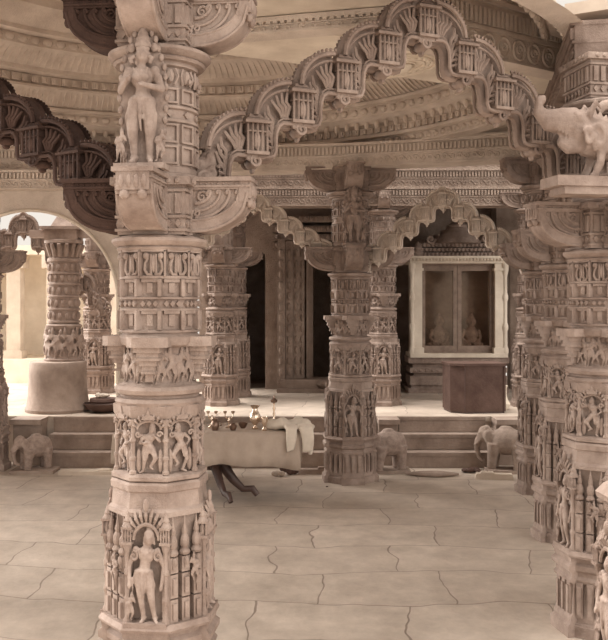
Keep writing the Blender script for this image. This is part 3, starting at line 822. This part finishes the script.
ringband('rib_band', 2.33, 3.315, 300, lambda m, Q, k: (m.tube([(0,.055,-.005),(0,-.03,.04),(0,-.10,.09)], [.006,.009,.006], 4, Q),))
ringband('upper_petal_band', 1.90, 3.69, 110, lambda m, Q, k: (m.ell((0,-.004,.035), (.045,.024,.032), Q, 7, 5),))
ringband('upper_rib_band', 2.08, 3.58, 240, lambda m, Q, k: (m.tube([(0,.04,-.01),(0,-.04,.03),(0,-.13,.08)], [.006,.009,.006], 4, Q),))
# slabs
sl = MB(); Zs = 2.955
sl.slab([(-.55,4.47),(.40,4.66),(1.80,5.68),(1.86,6.0),(1.27,5.83),(-.2,5.08),(-.80,4.80)], Zs, Zs+.05)
o = obj('ceiling', sl, M_WHITE); tag(o, 'pale flat ceiling slab behind the crown of the big arch', None, None, 'structure')
m = MB()
for rr, w in ((.14,.008),(.115,.006),(.085,.008),(.05,.006)):
    m.tube([(rr*1.25*cos(2*pi*k/28), rr*1.9*sin(2*pi*k/28), -.004) for k in range(29)], w, 6)
for k in range(20):
    a = 2*pi*k/20; m.ell((.1*1.25*cos(a), .1*1.9*sin(a), -.004), (.014,.022,.010), None, 6, 4)
m.ell((0,0,-.01), (.05,.075,.03), None, 10, 6)
obj('carved_rosette', m, M_WHITE, o, (.57, 5.2, Zs), R(25))
m = MB(); m.slab([(-.62,3.66),(.46,3.95),(.52,4.10),(.42,4.60),(-.55,4.36)], 2.965, 3.02)
o = obj('ceiling', m, M_WHITE); tag(o, 'pale ceiling plank above the left half of the big arch', None, None, 'structure')
m = MB()   # flat ceilings around
def ringslab(m, x0, x1, y0, y1, z):
    m.box(x0, x1, y0, y1, z, z+.08)
ringslab(m, -1.3, 3.4, 9.75, 12.3, 2.975)
m2 = MB()
for k in range(48):       # the annulus outside the dome's foot out to a rectangle
    a0, a1 = 2*pi*k/48, 2*pi*(k+1)/48
    def edge(a):
        dx, dy = cos(a), sin(a); tx = (3.9 if dx > 0 else 3.6)/abs(dx) if abs(dx) > 1e-6 else 1e9; ty = (2.6 if dy > 0 else 2.05)/abs(dy) if abs(dy) > 1e-6 else 1e9
        tt = max(min(tx, ty), 2.7); return (C0.x+dx*tt, C0.y+dy*tt)
    i0 = (C0.x+2.68*cos(a0), C0.y+2.68*sin(a0)); i1 = (C0.x+2.68*cos(a1), C0.y+2.68*sin(a1))
    am = (a0+a1)/2
    if C0.y + 2.9*sin(am) < 4.6: continue
    m2.slab([i0, edge(a0), edge(a1), i1], 3.04, 3.10)
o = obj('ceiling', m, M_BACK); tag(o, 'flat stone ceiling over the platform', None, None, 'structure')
o = obj('ceiling', m2, M_PLAIN); tag(o, 'flat stone ceiling around the dome', None, None, 'structure')
# pendant boss at the dome centre and corner cornice at upper left
# ================================================================== floor, platform, steps
m = MB(); m.box(-7, 5, -3, 8.9, -.1, 0); o = obj('floor', m, M_FLOOR, None, (0,0,0), 0, False); tag(o, 'worn marble paving of the hall', None, None, 'structure')
m = MB(); m.box(-8, 3.75, 8.9, 12.4, -.1, .45); m.box(-8, 3.75, 8.885, 8.92, .40, .452)
o = obj('floor', m, M_FLOOR, None, (0,0,.001), 0, False); tag(o, 'raised marble platform at the back of the hall', None, None, 'structure')
def stair(x0, x1, label, D=8.57):
    t = thing('stair', ((x0+x1)/2, D, 0), 0, label, 'steps', 'short stone stairs up to the platform'); w = (x1-x0)/2
    for i in range(3):
        m = MB(); m.box(-w, w, .15*i, .60 if i < 2 else .60, .15*i, .15*i+.146)
        m.box(-w, w, .15*i-.012, .15*i+.02, .15*i+.118, .15*i+.149)
        obj('step', m, M_STEP, t, (0,0,0), 0)
    return t
stair(P(402,8.6), P(491,8.6), 'three stone steps at right leading up towards the wooden chest', 8.57)
stair(P(208,8.6), P(331,8.6), 'three stone steps behind the cloth-covered table', 8.57)
stair(P(46,8.6), P(125,8.6), 'three stone steps at left seen through the plain arch', 8.57)
# ledge slabs above the elephants
for (x0, x1, lab) in ((378, 402, 'ledge'), (491, 560, 'l'), (12, 46, 'l')):
    m = MB(); m.box(P(x0,8.7)+(.04 if x0 > 400 else 0), P(x1,8.7)-.03, 8.62, 8.885, .405, .452); m.box(P(x0,8.7)+(.04 if x0 > 400 else 0)+.01, P(x1,8.7)-.04, 8.70, 8.885, 0, .405)
    o = obj('ledge_block', m, M_STEP)
    tag(o, {378:'short platform ledge above the middle stone elephant', 491:'platform ledge above the right stone elephant', 12:'platform ledge above the left stone elephant'}[x0], 'ledge')
# elephants
em = F_ELE.mesh('elephant', M_FIG, True, 180); em2 = F_ELE.mesh('elephant', M_STEP, True, 180)
def ele(px, D, rz, s, label, mesh=em):
    o = link('elephant_statue', mesh, None, (P(px, D), D, .035*0+.03), rz); o.scale = (s,)*3
    return tag(o, label, 'sculpture', 'stone elephants beside the stairs')
ele(388, 8.36, R(20), .40, 'plump stone elephant standing between the middle pillar and the right steps', em)
ele(506, 8.40, R(-22), .42, 'slender stone elephant right of the right steps', em2)
ele(36, 8.42, R(40), .34, 'stone elephant left of the left steps inside the plain arch', em)
for px, w, lab in ((390,.36,'flat base slab under the middle stone elephant'),(508,.40,'flat base slab under the right stone elephant'),(35,.40,'flat base slab under the left stone elephant')):
    m = MB(); m.box(-w/2,w/2,-.12,.12,0,.03); o = obj('base_slab', m, M_STEP, None, (P(px,8.38), 8.38, 0)); tag(o, lab, 'stone slab')
# things lying on the floor before the steps
def lump(name, px, D, sx, sy, sz, mat, label, cat, seed):
    random.seed(seed); m = MB()
    for k in range(7):
        m.ell(((random.random()-.5)*1.3, (random.random()-.5)*.6, .3+.25*random.random()), (.3+.25*random.random(), .3+.2*random.random(), .28+.2*random.random()), None, 8, 6)
    f = fuse(m, .09, 1); o = obj(name, f, mat, None, (P(px,D), D, 0), R(random.randint(-10,10)), True, 180); zmin = min(v[2] for v in f.v)
    o.scale = (sx, sy, sz); o.location.z = -zmin*sz; return tag(o, label, cat)
m = MB(); cresc = [(-.24+.48*i/12, -.06*sin(pi*i/12)) for i in range(13)]
m.tube([(x, y, .022+.012*sin(pi*(x+.24)/.48)) for x, y in cresc], [.012+.030*sin(pi*i/12) for i in range(13)], 10, S(1,1,.75))
o = obj('folded_mat', m, M_STEP, None, (P(432,8.2), 8.2, 0), R(-3)); tag(o, 'crescent-shaped rolled mat lying before the right steps', 'mat')
lump('cloth_bundle', 472, 8.35, .10, .08, .05, M_CHEST, 'small dark bundle on the floor at the corner of the right steps', 'bundle', 3)
m = MB(); m.box(-.17,.17,-.05,.05,0,.05,None,.92,.8); m.box(-.12,.0,-.04,.04,.05,.062,None,.9,.9)
o = obj('loose_stone', m, M_PLAIN, None, (P(494,8.05), 8.05, 0), R(-8)); tag(o, 'pale loose stone block before the right elephant', 'stone')
lump('broken_stone', 289, 8.25, .085, .07, .10, M_CHEST, 'dark lump of stone on the floor right of the table', 'stone', 5)
lump('rag', 278, 8.15, .06, .07, .06, M_CLOTH, 'small pale rag on the floor under the end of the table cloth', 'rag', 8)
m = MB(); m.box(-.28,.28,-.05,.05,0,.045,None,.96,.9); m.box(-.10,.14,-.03,.03,.045,.065,None,.9,.9)
o = obj('paving_block', m, M_STEP, None, (P(328,8.3), 8.3, 0), R(2)); tag(o, 'long low stone block in front of the middle steps', 'stone')
m = MB(); m.box(-.26,.26,-.08,.08,0,.03,None,.97,.9); m.ell((.15,.0,.03), (.08,.05,.02)); o = obj('loose_slab', m, M_PLAIN, None, (P(88,8.3), 8.3, 0), R(3)); tag(o, 'flat loose slab on the floor before the left steps', 'stone slab')
m = MB(); m.ell((0,0,.004), (.012,.008,.005)); o = obj('pebble', m, M_WOOD, None, (P(327,7.7), 7.7, 0)); tag(o, 'tiny dark pebble on the paving in front of the middle pillar', 'stone')

# ================================================================== chest
t = thing('wooden_chest', (P(475,9.3), 9.30, .452), R(6), 'dark wooden chest with chamfered corner on the platform before the shrine', 'chest')
m = MB(); m.slab([(-.29,-.10),(-.17,-.20),(.26,-.20),(.26,.2),(-.29,.2)], .02, .48); obj('body', m, M_CHEST, t)
m = MB(); m.slab([(-.30,-.105),(-.175,-.212),(.272,-.212),(.272,.21),(-.30,.21)], .48, .505); obj('lid', m, M_CHEST, t)
m = MB(); m.slab([(-.28,-.09),(-.165,-.19),(.25,-.19),(.25,.19),(-.28,.19)], 0, .02); obj('plinth', m, M_WOOD, t)
for bx, bw in ((.24,.006),(-.165,.005)): m = MB(); m.tube([(bx,-.207,.02),(bx,-.207,.47)], bw); obj('edge_batten', m, M_WOOD, t)

# ================================================================== table with vessels
TD = 7.35; TZ = .555; tx = P(210, TD)
t = thing('pedestal_table', (tx, TD, 0), 0, 'dark wooden pedestal table with scrolled feet under the white cloth', 'table')
m = MB(); m.box(-.70,.70,-.28,.28,TZ-.035,TZ-.006); obj('tabletop', m, M_WOOD, t)
m = MB(); m.lathe([(.06,.22),(.075,.25),(.05,.30),(.04,.38),(.06,.46),(.09,.52)], 16); obj('column', m, M_WOOD, t)
m = MB(); L1 = [(0,0,.30),(.10,-.0,.27),(.20,0,.14),(.28,0,.07),(.36,0,.075),(.40,0,.025)]
for a in (-12, -60, 130, 200):
    m = MB(); m.tube(L1, [.055,.052,.036,.028,.03,.022], 10, RZ(R(a)) @ S(1,.8,1)); obj('leg', m, M_WOOD, t)
def cloth():
    m = MB(); nx, ny = 44, 14; W, Dp, H = .73, .31, .26
    path = []; 
    for j in range(ny+1):        # drape profile: front hem -> top -> back hem
        q = j/ny
        path.append(q)
    rows = [(-Dp-.012, -H), (-Dp-.010, -H*.66), (-Dp-.006, -H*.33), (-Dp, -.02), (-Dp+.015, 0), (-Dp*.5, .001), (0, .002), (Dp*.5, .001), (Dp-.015, 0), (Dp, -.02), (Dp+.008, -H*.5), (Dp+.01, -H)]
    vs = []; fs = []
    cols = [(-W-.008, -H*.9), (-W-.004, -H*.5), (-W, -.02)] + [(-W+.015+(2*W-.03)*i/nx, 0) for i in range(nx+1)] + [(W, -.02), (W+.004, -H*.5), (W+.008, -H*.9)]
    for yy, dy in rows:
        for cx_, dx in cols:
            z = min(dx, dy) if (dx < 0 or dy < 0) else max(dx, dy)
            if dx < 0 and dy < 0: z = min(dx, dy)
            fold = .010*sin(cx_*22)+.006*sin(cx_*51+1) if dy < -.03 else 0
            fold2 = .010*sin(yy*30) if dx < -.03 else 0
            hem = (.015*sin(cx_*7)+.012*sin(cx_*15)) if dy <= -H*.99 else 0
            vs.append((cx_+fold2, yy+fold*(1 if yy < 0 else -1), z+hem))
    nc = len(cols)
    for j in range(len(rows)-1):
        for i in range(nc-1): fs.append((j*nc+i, j*nc+i+1, (j+1)*nc+i+1, (j+1)*nc+i))
    m.add(vs, fs); return m
o = obj('tablecloth', cloth(), M_CLOTH, None, (tx, TD, TZ), 0, True, 180)
md = o.modifiers.new('thick', 'SOLIDIFY'); md.thickness = .004; md.offset = 1
tag(o, 'pale cloth draped over the long table behind the foreground pillar', 'tablecloth')
# crumpled cloth on the table end
random.seed(11); m = MB()
for k in range(16):
    u = k/15; m.ell((-.13+.27*u, -.05+.1*random.random(), .02+.035*random.random()), (.05,.07,.03+.02*random.random()), None, 8, 6)
for k in range(9):
    m.tube([(.10+.012*k-.12*(k % 2), -.12, .04), (.12+.008*k-.12*(k % 2), -.205, .03), (.13+.008*k-.13*(k % 2), -.225, -.05), (.13+.006*k-.13*(k % 2), -.225, -.13-.02*random.random())], [.025,.022,.02,.014], 8)
m.tube([(.1,.0,.03),(.17,-.02,.02),(.185,-.03,-.1),(.18,-.05,-.2)], [.04,.04,.03,.02], 8)
m = fuse(m, .012, 2)
o = obj('crumpled_cloth', m, M_RAG, None, (P(288,TD), TD-.115, TZ+.008), 0, True, 180); tag(o, 'white crumpled cloth heaped on the right end of the table', 'cloth')
def vessel(name, px, D, prof, mat, label, cat, extra=None, n=20):
    t_ = MB(); t_.lathe(prof, n); o = thing(name, (P(px, D), D, TZ+.006), 0, label, cat); obj('body', t_, mat, o)
    if extra: extra(o, mat)
    return o
def handle(o, mat, r=.028, z=.05, x=.028):
    m = MB(); m.tube([(x*.8,0,z+.02),(x+.02,0,z+.018),(x+.022,0,z-.01),(x*.8,0,z-.022)], .0045, 6); obj('handle', m, mat, o)
pot = [(.0,0),(.022,0),(.026,.008),(.014,.02),(.012,.03),(.03,.05),(.046,.075),(.048,.10),(.034,.13),(.022,.15),(.020,.165),(.036,.185),(.038,.19),(.03,.188),(.016,.165),(.012,.15)]
vessel('brass_vase', 255, 7.25, pot, M_BRASS, 'shiny round-bellied brass vase on the cloth, largest of the vessels', 'vase')
vessel('brass_cup', 264.5, 7.16, [(0,0),(.02,0),(.022,.01),(.012,.03),(.018,.05),(.026,.075),(.028,.10),(.022,.11),(.020,.105),(.015,.06)], M_BRASS, 'small bright brass cup just right of the vase', 'cup')
def flame(o, mat):
    m = MB(); m.lathe([(.026,.195),(.03,.215),(.008,.23),(.004,.25),(.0,.262)], 14); obj('lamp_cup', m, M_BRASSD, o)
vessel('oil_lamp', 274, 7.42, [(0,0),(.034,0),(.036,.008),(.014,.02),(.008,.04),(.014,.055),(.007,.07),(.012,.10),(.007,.12),(.013,.145),(.007,.165),(.010,.19),(.0,.195)], M_BRASS, 'tall slender brass lamp stand on the table, dark cup on top', 'lamp', flame)
vessel('brass_bowl', 243, 7.30, [(0,0),(.018,0),(.022,.006),(.034,.025),(.04,.045),(.036,.046),(.02,.02)], M_BRASSD, 'low dull bowl just left of the big vase', 'bowl')
def arms(o, mat):
    m = MB()
    for s in (-1, 1): m.tube([(0,0,.07),(s*.02,0,.075),(s*.032,0,.10),(s*.032,0,.12)], .004, 6)
    obj('arm', m, mat, o)
    for s in (-1, 1):
        m = MB(); m.lathe([(.004,.112),(.013,.122),(.016,.135),(.012,.135),(.0,.125)], 10, 0, T((s*.032,0,0))); obj('cup', m, mat, o)
vessel('lamp_stand', 229, 7.32, [(0,0),(.028,0),(.03,.008),(.010,.02),(.007,.05),(.012,.06),(.006,.075),(.006,.085),(.0,.09)], M_BRASS, 'two-armed little brass lamp stand in the middle of the table vessels', 'lamp', arms)
vessel('lamp_stand', 212, 7.32, [(0,0),(.032,0),(.034,.01),(.012,.03),(.008,.055),(.014,.07),(.006,.09),(.008,.10),(.0,.105)], M_BRASS, 'two-armed brass lamp stand at the left end beside the foreground pillar', 'lamp', arms)
vessel('brass_jug', 215, 7.18, [(0,0),(.022,0),(.026,.01),(.034,.035),(.03,.06),(.018,.075),(.024,.09),(.02,.09),(.012,.07)], M_BRASSD, 'dull little jug in front of the left lamp stand', 'jug', handle)
vessel('round_pot', 233, 7.18, [(0,0),(.018,0),(.028,.015),(.03,.035),(.018,.052),(.022,.06),(.016,.058)], M_BRASSD, 'small dark round pot in front of the middle lamp stand', 'pot')

# ================================================================== plain arched wall at left
AX, AR, AH, SP = -2.47, .80, .82, 1.60; y0, y1 = 8.12, 8.24
m = MB(); n = 28
lo = [(AX+AR*cos(pi*i/n), SP+AH*sin(pi*i/n)) for i in range(n+1)]
hi = [(AX+AR*cos(pi*i/n)*1.0, 2.765) for i in range(n+1)]
m.band(lo, hi, y0, y1)
m.box(AX+AR, AX+AR+.14, y0, y1, 0, 2.765); m.box(-4.6, AX-AR, y0, y1, 0, 2.765)
o = obj('wall_left', m, M_DOME, None, (0,0,0), 0); tag(o, 'plain stone wall with an arched opening', None, None, 'structure')
m = MB()
ed = [(AX+AR-.01, y0-.004, .0), (AX+AR-.01, y0-.004, SP)] + [(AX+(AR-.01)*cos(pi*i/n), y0-.004, SP+(AH-.01)*sin(pi*i/n)) for i in range(n+1)]
m.tube(ed, .016, 6); obj('lit_edge_bead', m, M_WHITE, o)  # white bead paints the lit inner edge of the opening
m = MB(); m.box(AX+AR-.03, AX+AR+.17, y0-.06, y0-.001, 0, .09); obj('jamb_foot', m, M_WHITE, o)

m = MB(); m.box(3.75, 3.95, 3.0, 12.3, 0, 1.0); m.box(3.70, 4.0, 3.0, 12.3, 1.0, 1.08); m.box(3.70, 3.75, 3.0, 12.3, 0, .2)
o = obj('wall_right', m, M_BACK); tag(o, 'low plain stone side wall', None, None, 'structure')
# ================================================================== plinth pillar through the arch
t = thing('round_plinth', (P(58,9.35), 9.35, .452), 0, 'broad plain round stone drum standing on the platform inside the left arch', 'plinth')
m = MB(); m.lathe([(.33,0),(.335,.03),(.318,.06),(.30,.20),(.292,.40),(.29,.49),(.28,.512),(.26,.516)], 40); obj('drum', m, M_STEP, t)
t = thing('carved_pillar', (P(64,9.4), 9.4, .968), 0, 'sunlit round carved pillar standing on the plain stone drum', 'pillar', 'carved marble pillars of the hall')
for k in range(16):
    pass
m = MB(); m.lathe([(.20,0),(.205,.02),(.18,.04),(.16,.32),(.18,.35),(.185,.37),(.15,.39)], 32)
for k in range(18): m.merge(F_TINY2 if k % 2 else F_TINY, F(2*pi*k/18, .185, .02) @ S(.32,.2,.34))
obj('figure_tier', m, M_FIG, t)
m = MB(); m.lathe([(.15,.38),(.15,1.02),(.17,1.03),(.17,1.06),(.155,1.07)], 32)
for i, z in enumerate((.43,.56,.69,.82,.93)):
    m.lathe([(.15,z-.035),(.168,z-.03),(.168,z-.015),(.15,z-.01)], 32)
    for k in range(14): m.ell((0,0,z+.04), (.026,.022,.04), F(2*pi*k/14+i*.2, .15, 0), 6, 5)
obj('shaft', m, M_FIG, t)
m = MB()
for k in range(16):
    Mx = F(2*pi*k/16, .15, 1.08); m.tube([(0,0,0),(0,-.02,.07),(0,-.05,.13)], [.02,.026,.02], 6, Mx)
m.lathe([(.15,1.06),(.155,1.2),(.20,1.22),(.20,1.25),(.17,1.26)], 32); obj('capital', m, M_FIG, t)
m = MB(); m.box(-.16,.16,-.16,.16,1.25,1.36); m.box(-.2,.2,-.2,.2,1.36,1.39); m.box(-.34,.34,-.07,.07,1.28,1.36)
m.lathe([(.16,0),(.02,.2)], 4, pi/4, T((0,0,1.39))); obj('abacus', m, M_FIG, t)
# bright pillar and court buildings beyond
pil((P(97,11.2), 11.2), 0, 'bright sunlit carved pillar behind the left jamb, beyond the drum', .45, (.9,.9,ks), ('statue',))
t5b = copy_tree(t_main, (P(24,10.0), 10.0, 2.34), R(6), 'cusped arch beyond the plain arch, above the drum pillar', (.82, 1, 1.25))
t = thing('metal_basin', (P(104,9.25), 9.25, .452), 0, 'dark shallow basin on the platform between drum and jamb', 'basin')
m = MB(); m.lathe([(.10,0),(.17,.03),(.21,.09),(.20,.09),(.15,.04),(.02,.03)], 28); obj('bowl', m, M_CHEST, t)
m = MB(); m.lathe([(.14,0),(.15,.02),(.14,.045),(.02,.05)], 28, 0, T((0,0,.095))); m.box(-.2,.2,-.01,.01,.085,.1); obj('lid', m, M_CHEST, t)
o = lump('white_bundle', 102, 9.23, .075, .07, .06, M_RAG, 'little white bundle resting on the dark basin inside the arch', 'bundle', 14); o.location.z += .452+.142
t = thing('court_building', (-6.2, 17.0, 0), 0, 'bright sunlit courtyard building with square piers beyond the left arch', 'building')
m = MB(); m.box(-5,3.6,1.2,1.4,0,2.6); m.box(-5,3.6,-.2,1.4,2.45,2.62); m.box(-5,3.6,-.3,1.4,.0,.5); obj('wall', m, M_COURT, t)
for x in (-2.0,-.9,.1,.75,1.5,2.6):
    m = MB(); m.box(x-.13,x+.13,-.13,.13,.5,2.2); m.box(x-.2,x+.2,-.2,.2,2.2,2.45); m.box(x-.17,x+.17,-.17,.17,.5,.65); obj('pier', m, M_PLAIN, t)
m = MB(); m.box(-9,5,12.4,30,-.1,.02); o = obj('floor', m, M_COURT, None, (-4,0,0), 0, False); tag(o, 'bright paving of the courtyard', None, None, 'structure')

# ================================================================== back wall, doorway, shrine
m = MB(); WY = 11.6
def wallseg(x0, x1, z0, z1, y=WY, d=.2): m.box(x0, x1, y, y+d, z0, z1)
wallseg(-1.35, -.79, .45, 2.97); wallseg(-.50, .0, .45, 2.97); wallseg(.54, 1.10, .45, 2.97); wallseg(-.79, -.50, 2.2, 2.97); wallseg(.0, .54, 2.25, 2.97)
wallseg(1.06, 2.52, .45, 2.97, WY+.35, .1); m.box(2.48, 2.52, 11.6, 12.0, .45, 2.97); wallseg(2.66, 3.6, .45, 2.97)
wallseg(2.52, 2.66, 2.15, 2.97)
m.box(-1.0,-.9,11.8,13.2,.45,2.97); m.box(.95,1.05,11.8,13.2,.45,2.97); m.box(-1,1.05,13.2,13.3,.45,2.97); m.box(-1,1.05,11.8,13.3,2.9,2.97)
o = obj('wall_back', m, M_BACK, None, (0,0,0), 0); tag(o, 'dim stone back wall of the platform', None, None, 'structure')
m = MB(); m.box(-1.0,1.05,11.8,13.2,.3,.45); o = obj('floor', m, M_STEP, None, (0,0,0), 0); tag(o, 'sanctum floor', None, None, 'structure')
t = thing('sanctum_doorway', (P(325,11.4), 11.42, .452), 0, 'tall dark sanctum doorway with ribbed carved jambs', 'doorway')
for s, nm in ((-1, 'jamb'), (1, 'jamb')):
    m = MB()
    for i, (x, w, y) in enumerate(((.29,.030,.0),(.36,.04,-.04),(.45,.045,-.09),(.55,.05,-.14))):
        m.box(s*x-w, s*x+w, y-.05, .17, 0, 1.85+.02*i)
        for z in range(12): m.ell((s*x, y-.05, .25+z*.135), (w*.7,.022,.055), None, 6, 5)
        m.box(s*x-w*1.15, s*x+w*1.15, y-.07, .1, 0, .12)
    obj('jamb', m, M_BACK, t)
m = MB()
for i, z in enumerate((1.80,1.90,2.00,2.12)):
    m.box(-.66, .66, -.10-.03*i, .17, z, z+.075)
    for k in range(18): m.ell((-.60+.07*k, -.11-.03*i, z+.04), (.026,.02,.03), None, 6, 4)
obj('carved_lintel', m, M_BACK, t)
m = MB(); m.box(-.60,.60,-.30,.16,0,.05); m.box(-.56,.56,-.25,.16,.05,.16); m.ell((0,-.26,.11), (.12,.04,.05)); obj('threshold', m, M_BACK, t)
m = MB(); m.box(-.235,-.20,-.02,.16,.16,1.80); m.box(-.235,-.15,.10,.16,.16,1.80); obj('door_leaf', m, M_FRAME, t)

SX = P(456,11.3); t = thing('glazed_shrine', (SX, 11.3, .452), 0, 'carved niche shrine with a pair of glazed wooden doors and a roofed pediment', 'shrine')
m = MB()
prof = [(.0,.62),(.05,.62),(.06,.58),(.10,.56),(.14,.60),(.20,.60),(.21,.55),(.25,.55),(.26,.60),(.30,.60),(.31,.56),(.36,.56),(.37,.60),(.42,.62),(.44,.62)]
for (z0, w), (z1, w2) in zip(prof, prof[1:]): m.box(-max(w,w2), max(w,w2), -.22+(.62-max(w,w2)), .3, z0, z1+.001)
for k in range(16): m.ell((-.54+.072*k, -.19, .275), (.028,.025,.022), None, 6, 4); m.ell((-.54+.072*k, -.17, .12), (.028,.035,.045), None, 6, 5)
obj('moulded_base', m, M_PIL, t)
m = MB(); zb, zt = .44, 1.60
m.box(-.60,.60,-.24,.3,zb,zb+.05)
obj('sill', m, M_WHITE, t)
for s in (-1, 1):
    m = MB(); m.box(s*.505-.055, s*.505+.055, -.20, .3, zb+.05, zt)
    m.box(s*.505-.07, s*.505+.07, -.22, .1, zt-.09, zt-.06); m.box(s*.505-.075, s*.505+.075, -.225, .1, zb+.05, zb+.12)
    colonnette(m, s*.575, zb+.05, zt, .028, None, -.19, 10); obj('pilaster', m, M_WHITE, t)
m = MB(); m.box(-.60,.60,-.22,.3,zt,zt+.06); m.box(-.64,.64,-.26,.3,zt+.06,zt+.09)
for k in range(30): m.ell((-.6+.0414*k, -.25, zt+.045), (.015,.015,.02), None, 5, 4)
obj('lintel', m, M_WHITE, t)
m = MB()
for i in range(7):
    w = (.55,.53,.50,.36,.26,.17,.09)[i]; z = zt+.09+.058*i
    if w > .05:
        m.box(-w, w, -.2+.02*i, .2, z, z+.045); 
        nn = int(w*2/.05)
        for k in range(nn): m.ell((-w+.025+(2*w-.05)*k/max(1,nn-1), -.2+.02*i, z+.02), (.02,.02,.026), None, 6, 4)
m.lathe([(.30,-.20),(.26,-.13),(.18,-.06),(.13,-.01),(.12,0),(.13,.03),(.08,.05),(.09,.07),(.03,.11),(.01,.17)], 16, 0, T((0,-.08,zt+.45)))
for s in (-1, 1):
    m.lathe([(.07,0),(.08,.04),(.05,.08),(.055,.10),(.01,.18)], 12, 0, T((s*.5,-.16,zt+.09)))
    spiral(m, s*.34, zt+.30, .06, .018, 1.3, 0, s, None, -.17)
obj('pediment', m, M_PIL, t)
for s in (-1, 1):
    d = MB(); w = .224; cx = s*.226
    d.box(cx-w, cx-w+.05, -.10,-.06, zb+.07, zt-.02); d.box(cx+w-.05, cx+w, -.10,-.06, zb+.07, zt-.02)
    d.box(cx-w+.05, cx+w-.05, -.098,-.062, zb+.071, zb+.14); d.box(cx-w+.05, cx+w-.05, -.098,-.062, zt-.09, zt-.021)
    dd = obj('door', d, M_FRAME, t)
    g = MB(); g.box(cx-w+.05, cx+w-.05, -.084, -.078, zb+.14, zt-.09); obj('glass_pane', g, M_GLASS, dd)
m = MB(); m.box(-.46,-.44,-.12,-.04,zb+.05,zt); m.box(.44,.46,-.12,-.04,zb+.05,zt); m.box(-.46,.46,-.12,-.04,zt-.02,zt); m.box(-.46,.46,-.12,-.04,zb+.05,zb+.07); obj('door_frame', m, M_FRAME, t)
m = MB(); m.box(-.45,.45,.24,.27,zb+.05,zt); obj('niche_back', m, M_STEP, t)
seat = MB()      # seated cross-legged stone figures behind the glass
def seated():
    m = MB(); m.ell((0,0,.62), (.10,.10,.13), nu=12, nv=8); m.ell((0,.0,.74), (.06,.06,.05)); m.tube([(0,0,.45),(0,0,.56)], .05); m.ell((0,0,.36), (.17,.10,.16), nu=12); m.ell((0,0,.22), (.15,.11,.12), nu=12)
    for s in (-1, 1):
        m.tube([(s*.17,0,.45),(s*.23,-.02,.28),(s*.14,-.12,.16),(s*.03,-.17,.14)], [.055,.045,.04,.03])
        m.tube([(s*.08,0,.12),(s*.30,-.08,.09),(s*.20,-.20,.07),(-s*.06,-.2,.06)], [.09,.08,.06,.045]); m.ell((s*.11,0,.60), (.02,.03,.05))
    m.ell((0,-.11,.62), (.018,.02,.03)); m.box(-.32,.32,-.22,.15,-.04,.04)
    return fuse(m, .02, 1)
sm = seated().mesh('idol', M_FIG, True, 180)
for i, s in enumerate((-1, 1)):
    o = link('seated_idol', sm, None, (SX+s*.20, 11.36, .452+zb+.068), 0); o.scale = (.52,.45,.60)
    tag(o, ['white seated cross-legged idol behind the left pane of the shrine','white seated cross-legged idol behind the right pane of the shrine'][i], 'idol', 'idols inside the glazed shrine')
t = thing('spouted_pot', (P(504,9.5), 9.45, .452), 0, 'small pale narrow-necked pot on the platform right of the chest', 'pot')
m = MB(); m.lathe([(.03,0),(.05,.03),(.055,.06),(.03,.10),(.018,.14),(.016,.22),(.03,.25),(.02,.25)], 18); obj('body', m, M_WHITE, t)

# ================================================================== camera, light, colour
cam = bpy.data.cameras.new('camera'); co = bpy.data.objects.new('camera', cam); COL.objects.link(co)
cam.sensor_fit = 'VERTICAL'; cam.sensor_height = 24; cam.sensor_width = 24*608/640
cam.lens = 900/640*24; cam.shift_y = -20/640; cam.clip_start = .05
co.location = (0,0,1.6); co.rotation_euler = (R(90),0,0); sc.camera = co
w = bpy.data.worlds.new('sky'); sc.world = w; w.use_nodes = True
bg = w.node_tree.nodes['Background']; bg.inputs['Color'].default_value = lin((252,243,232)); bg.inputs['Strength'].default_value = .50
def sky_fill(name, az, el, e, ang, col=(255,238,216)):
    l = bpy.data.lights.new(name, 'SUN'); l.energy = e; l.angle = R(ang); l.color = lin(col)[:3]
    o = bpy.data.objects.new(name, l); COL.objects.link(o)
    d = Vector((sin(R(az))*cos(R(el)), cos(R(az))*cos(R(el)), sin(R(el))))    # towards the lamp; az 0 = +Y
    o.rotation_euler = d.to_track_quat('Z', 'Y').to_euler(); return o
sky_fill('sky_fill', 142, 20, 1.1, 55, (255,249,242))  # added front fill, stands in for skylight behind the camera
sky_fill('sky_fill', -62, 20, 4.6, 45, (255,249,242))  # added stand-in for courtyard skylight, lifts floor and dome by bounce
sky_fill('sky_fill', -110, 76, 3.2, 30, (255,249,242))  # added stand-in for overhead skylight on the court and platform
sc.view_settings.view_transform = 'Standard'; sc.view_settings.look = 'None'; sc.view_settings.gamma = 1
sc.view_settings.exposure = 0.92
sc.cycles.max_bounces = 8; sc.cycles.diffuse_bounces = 5
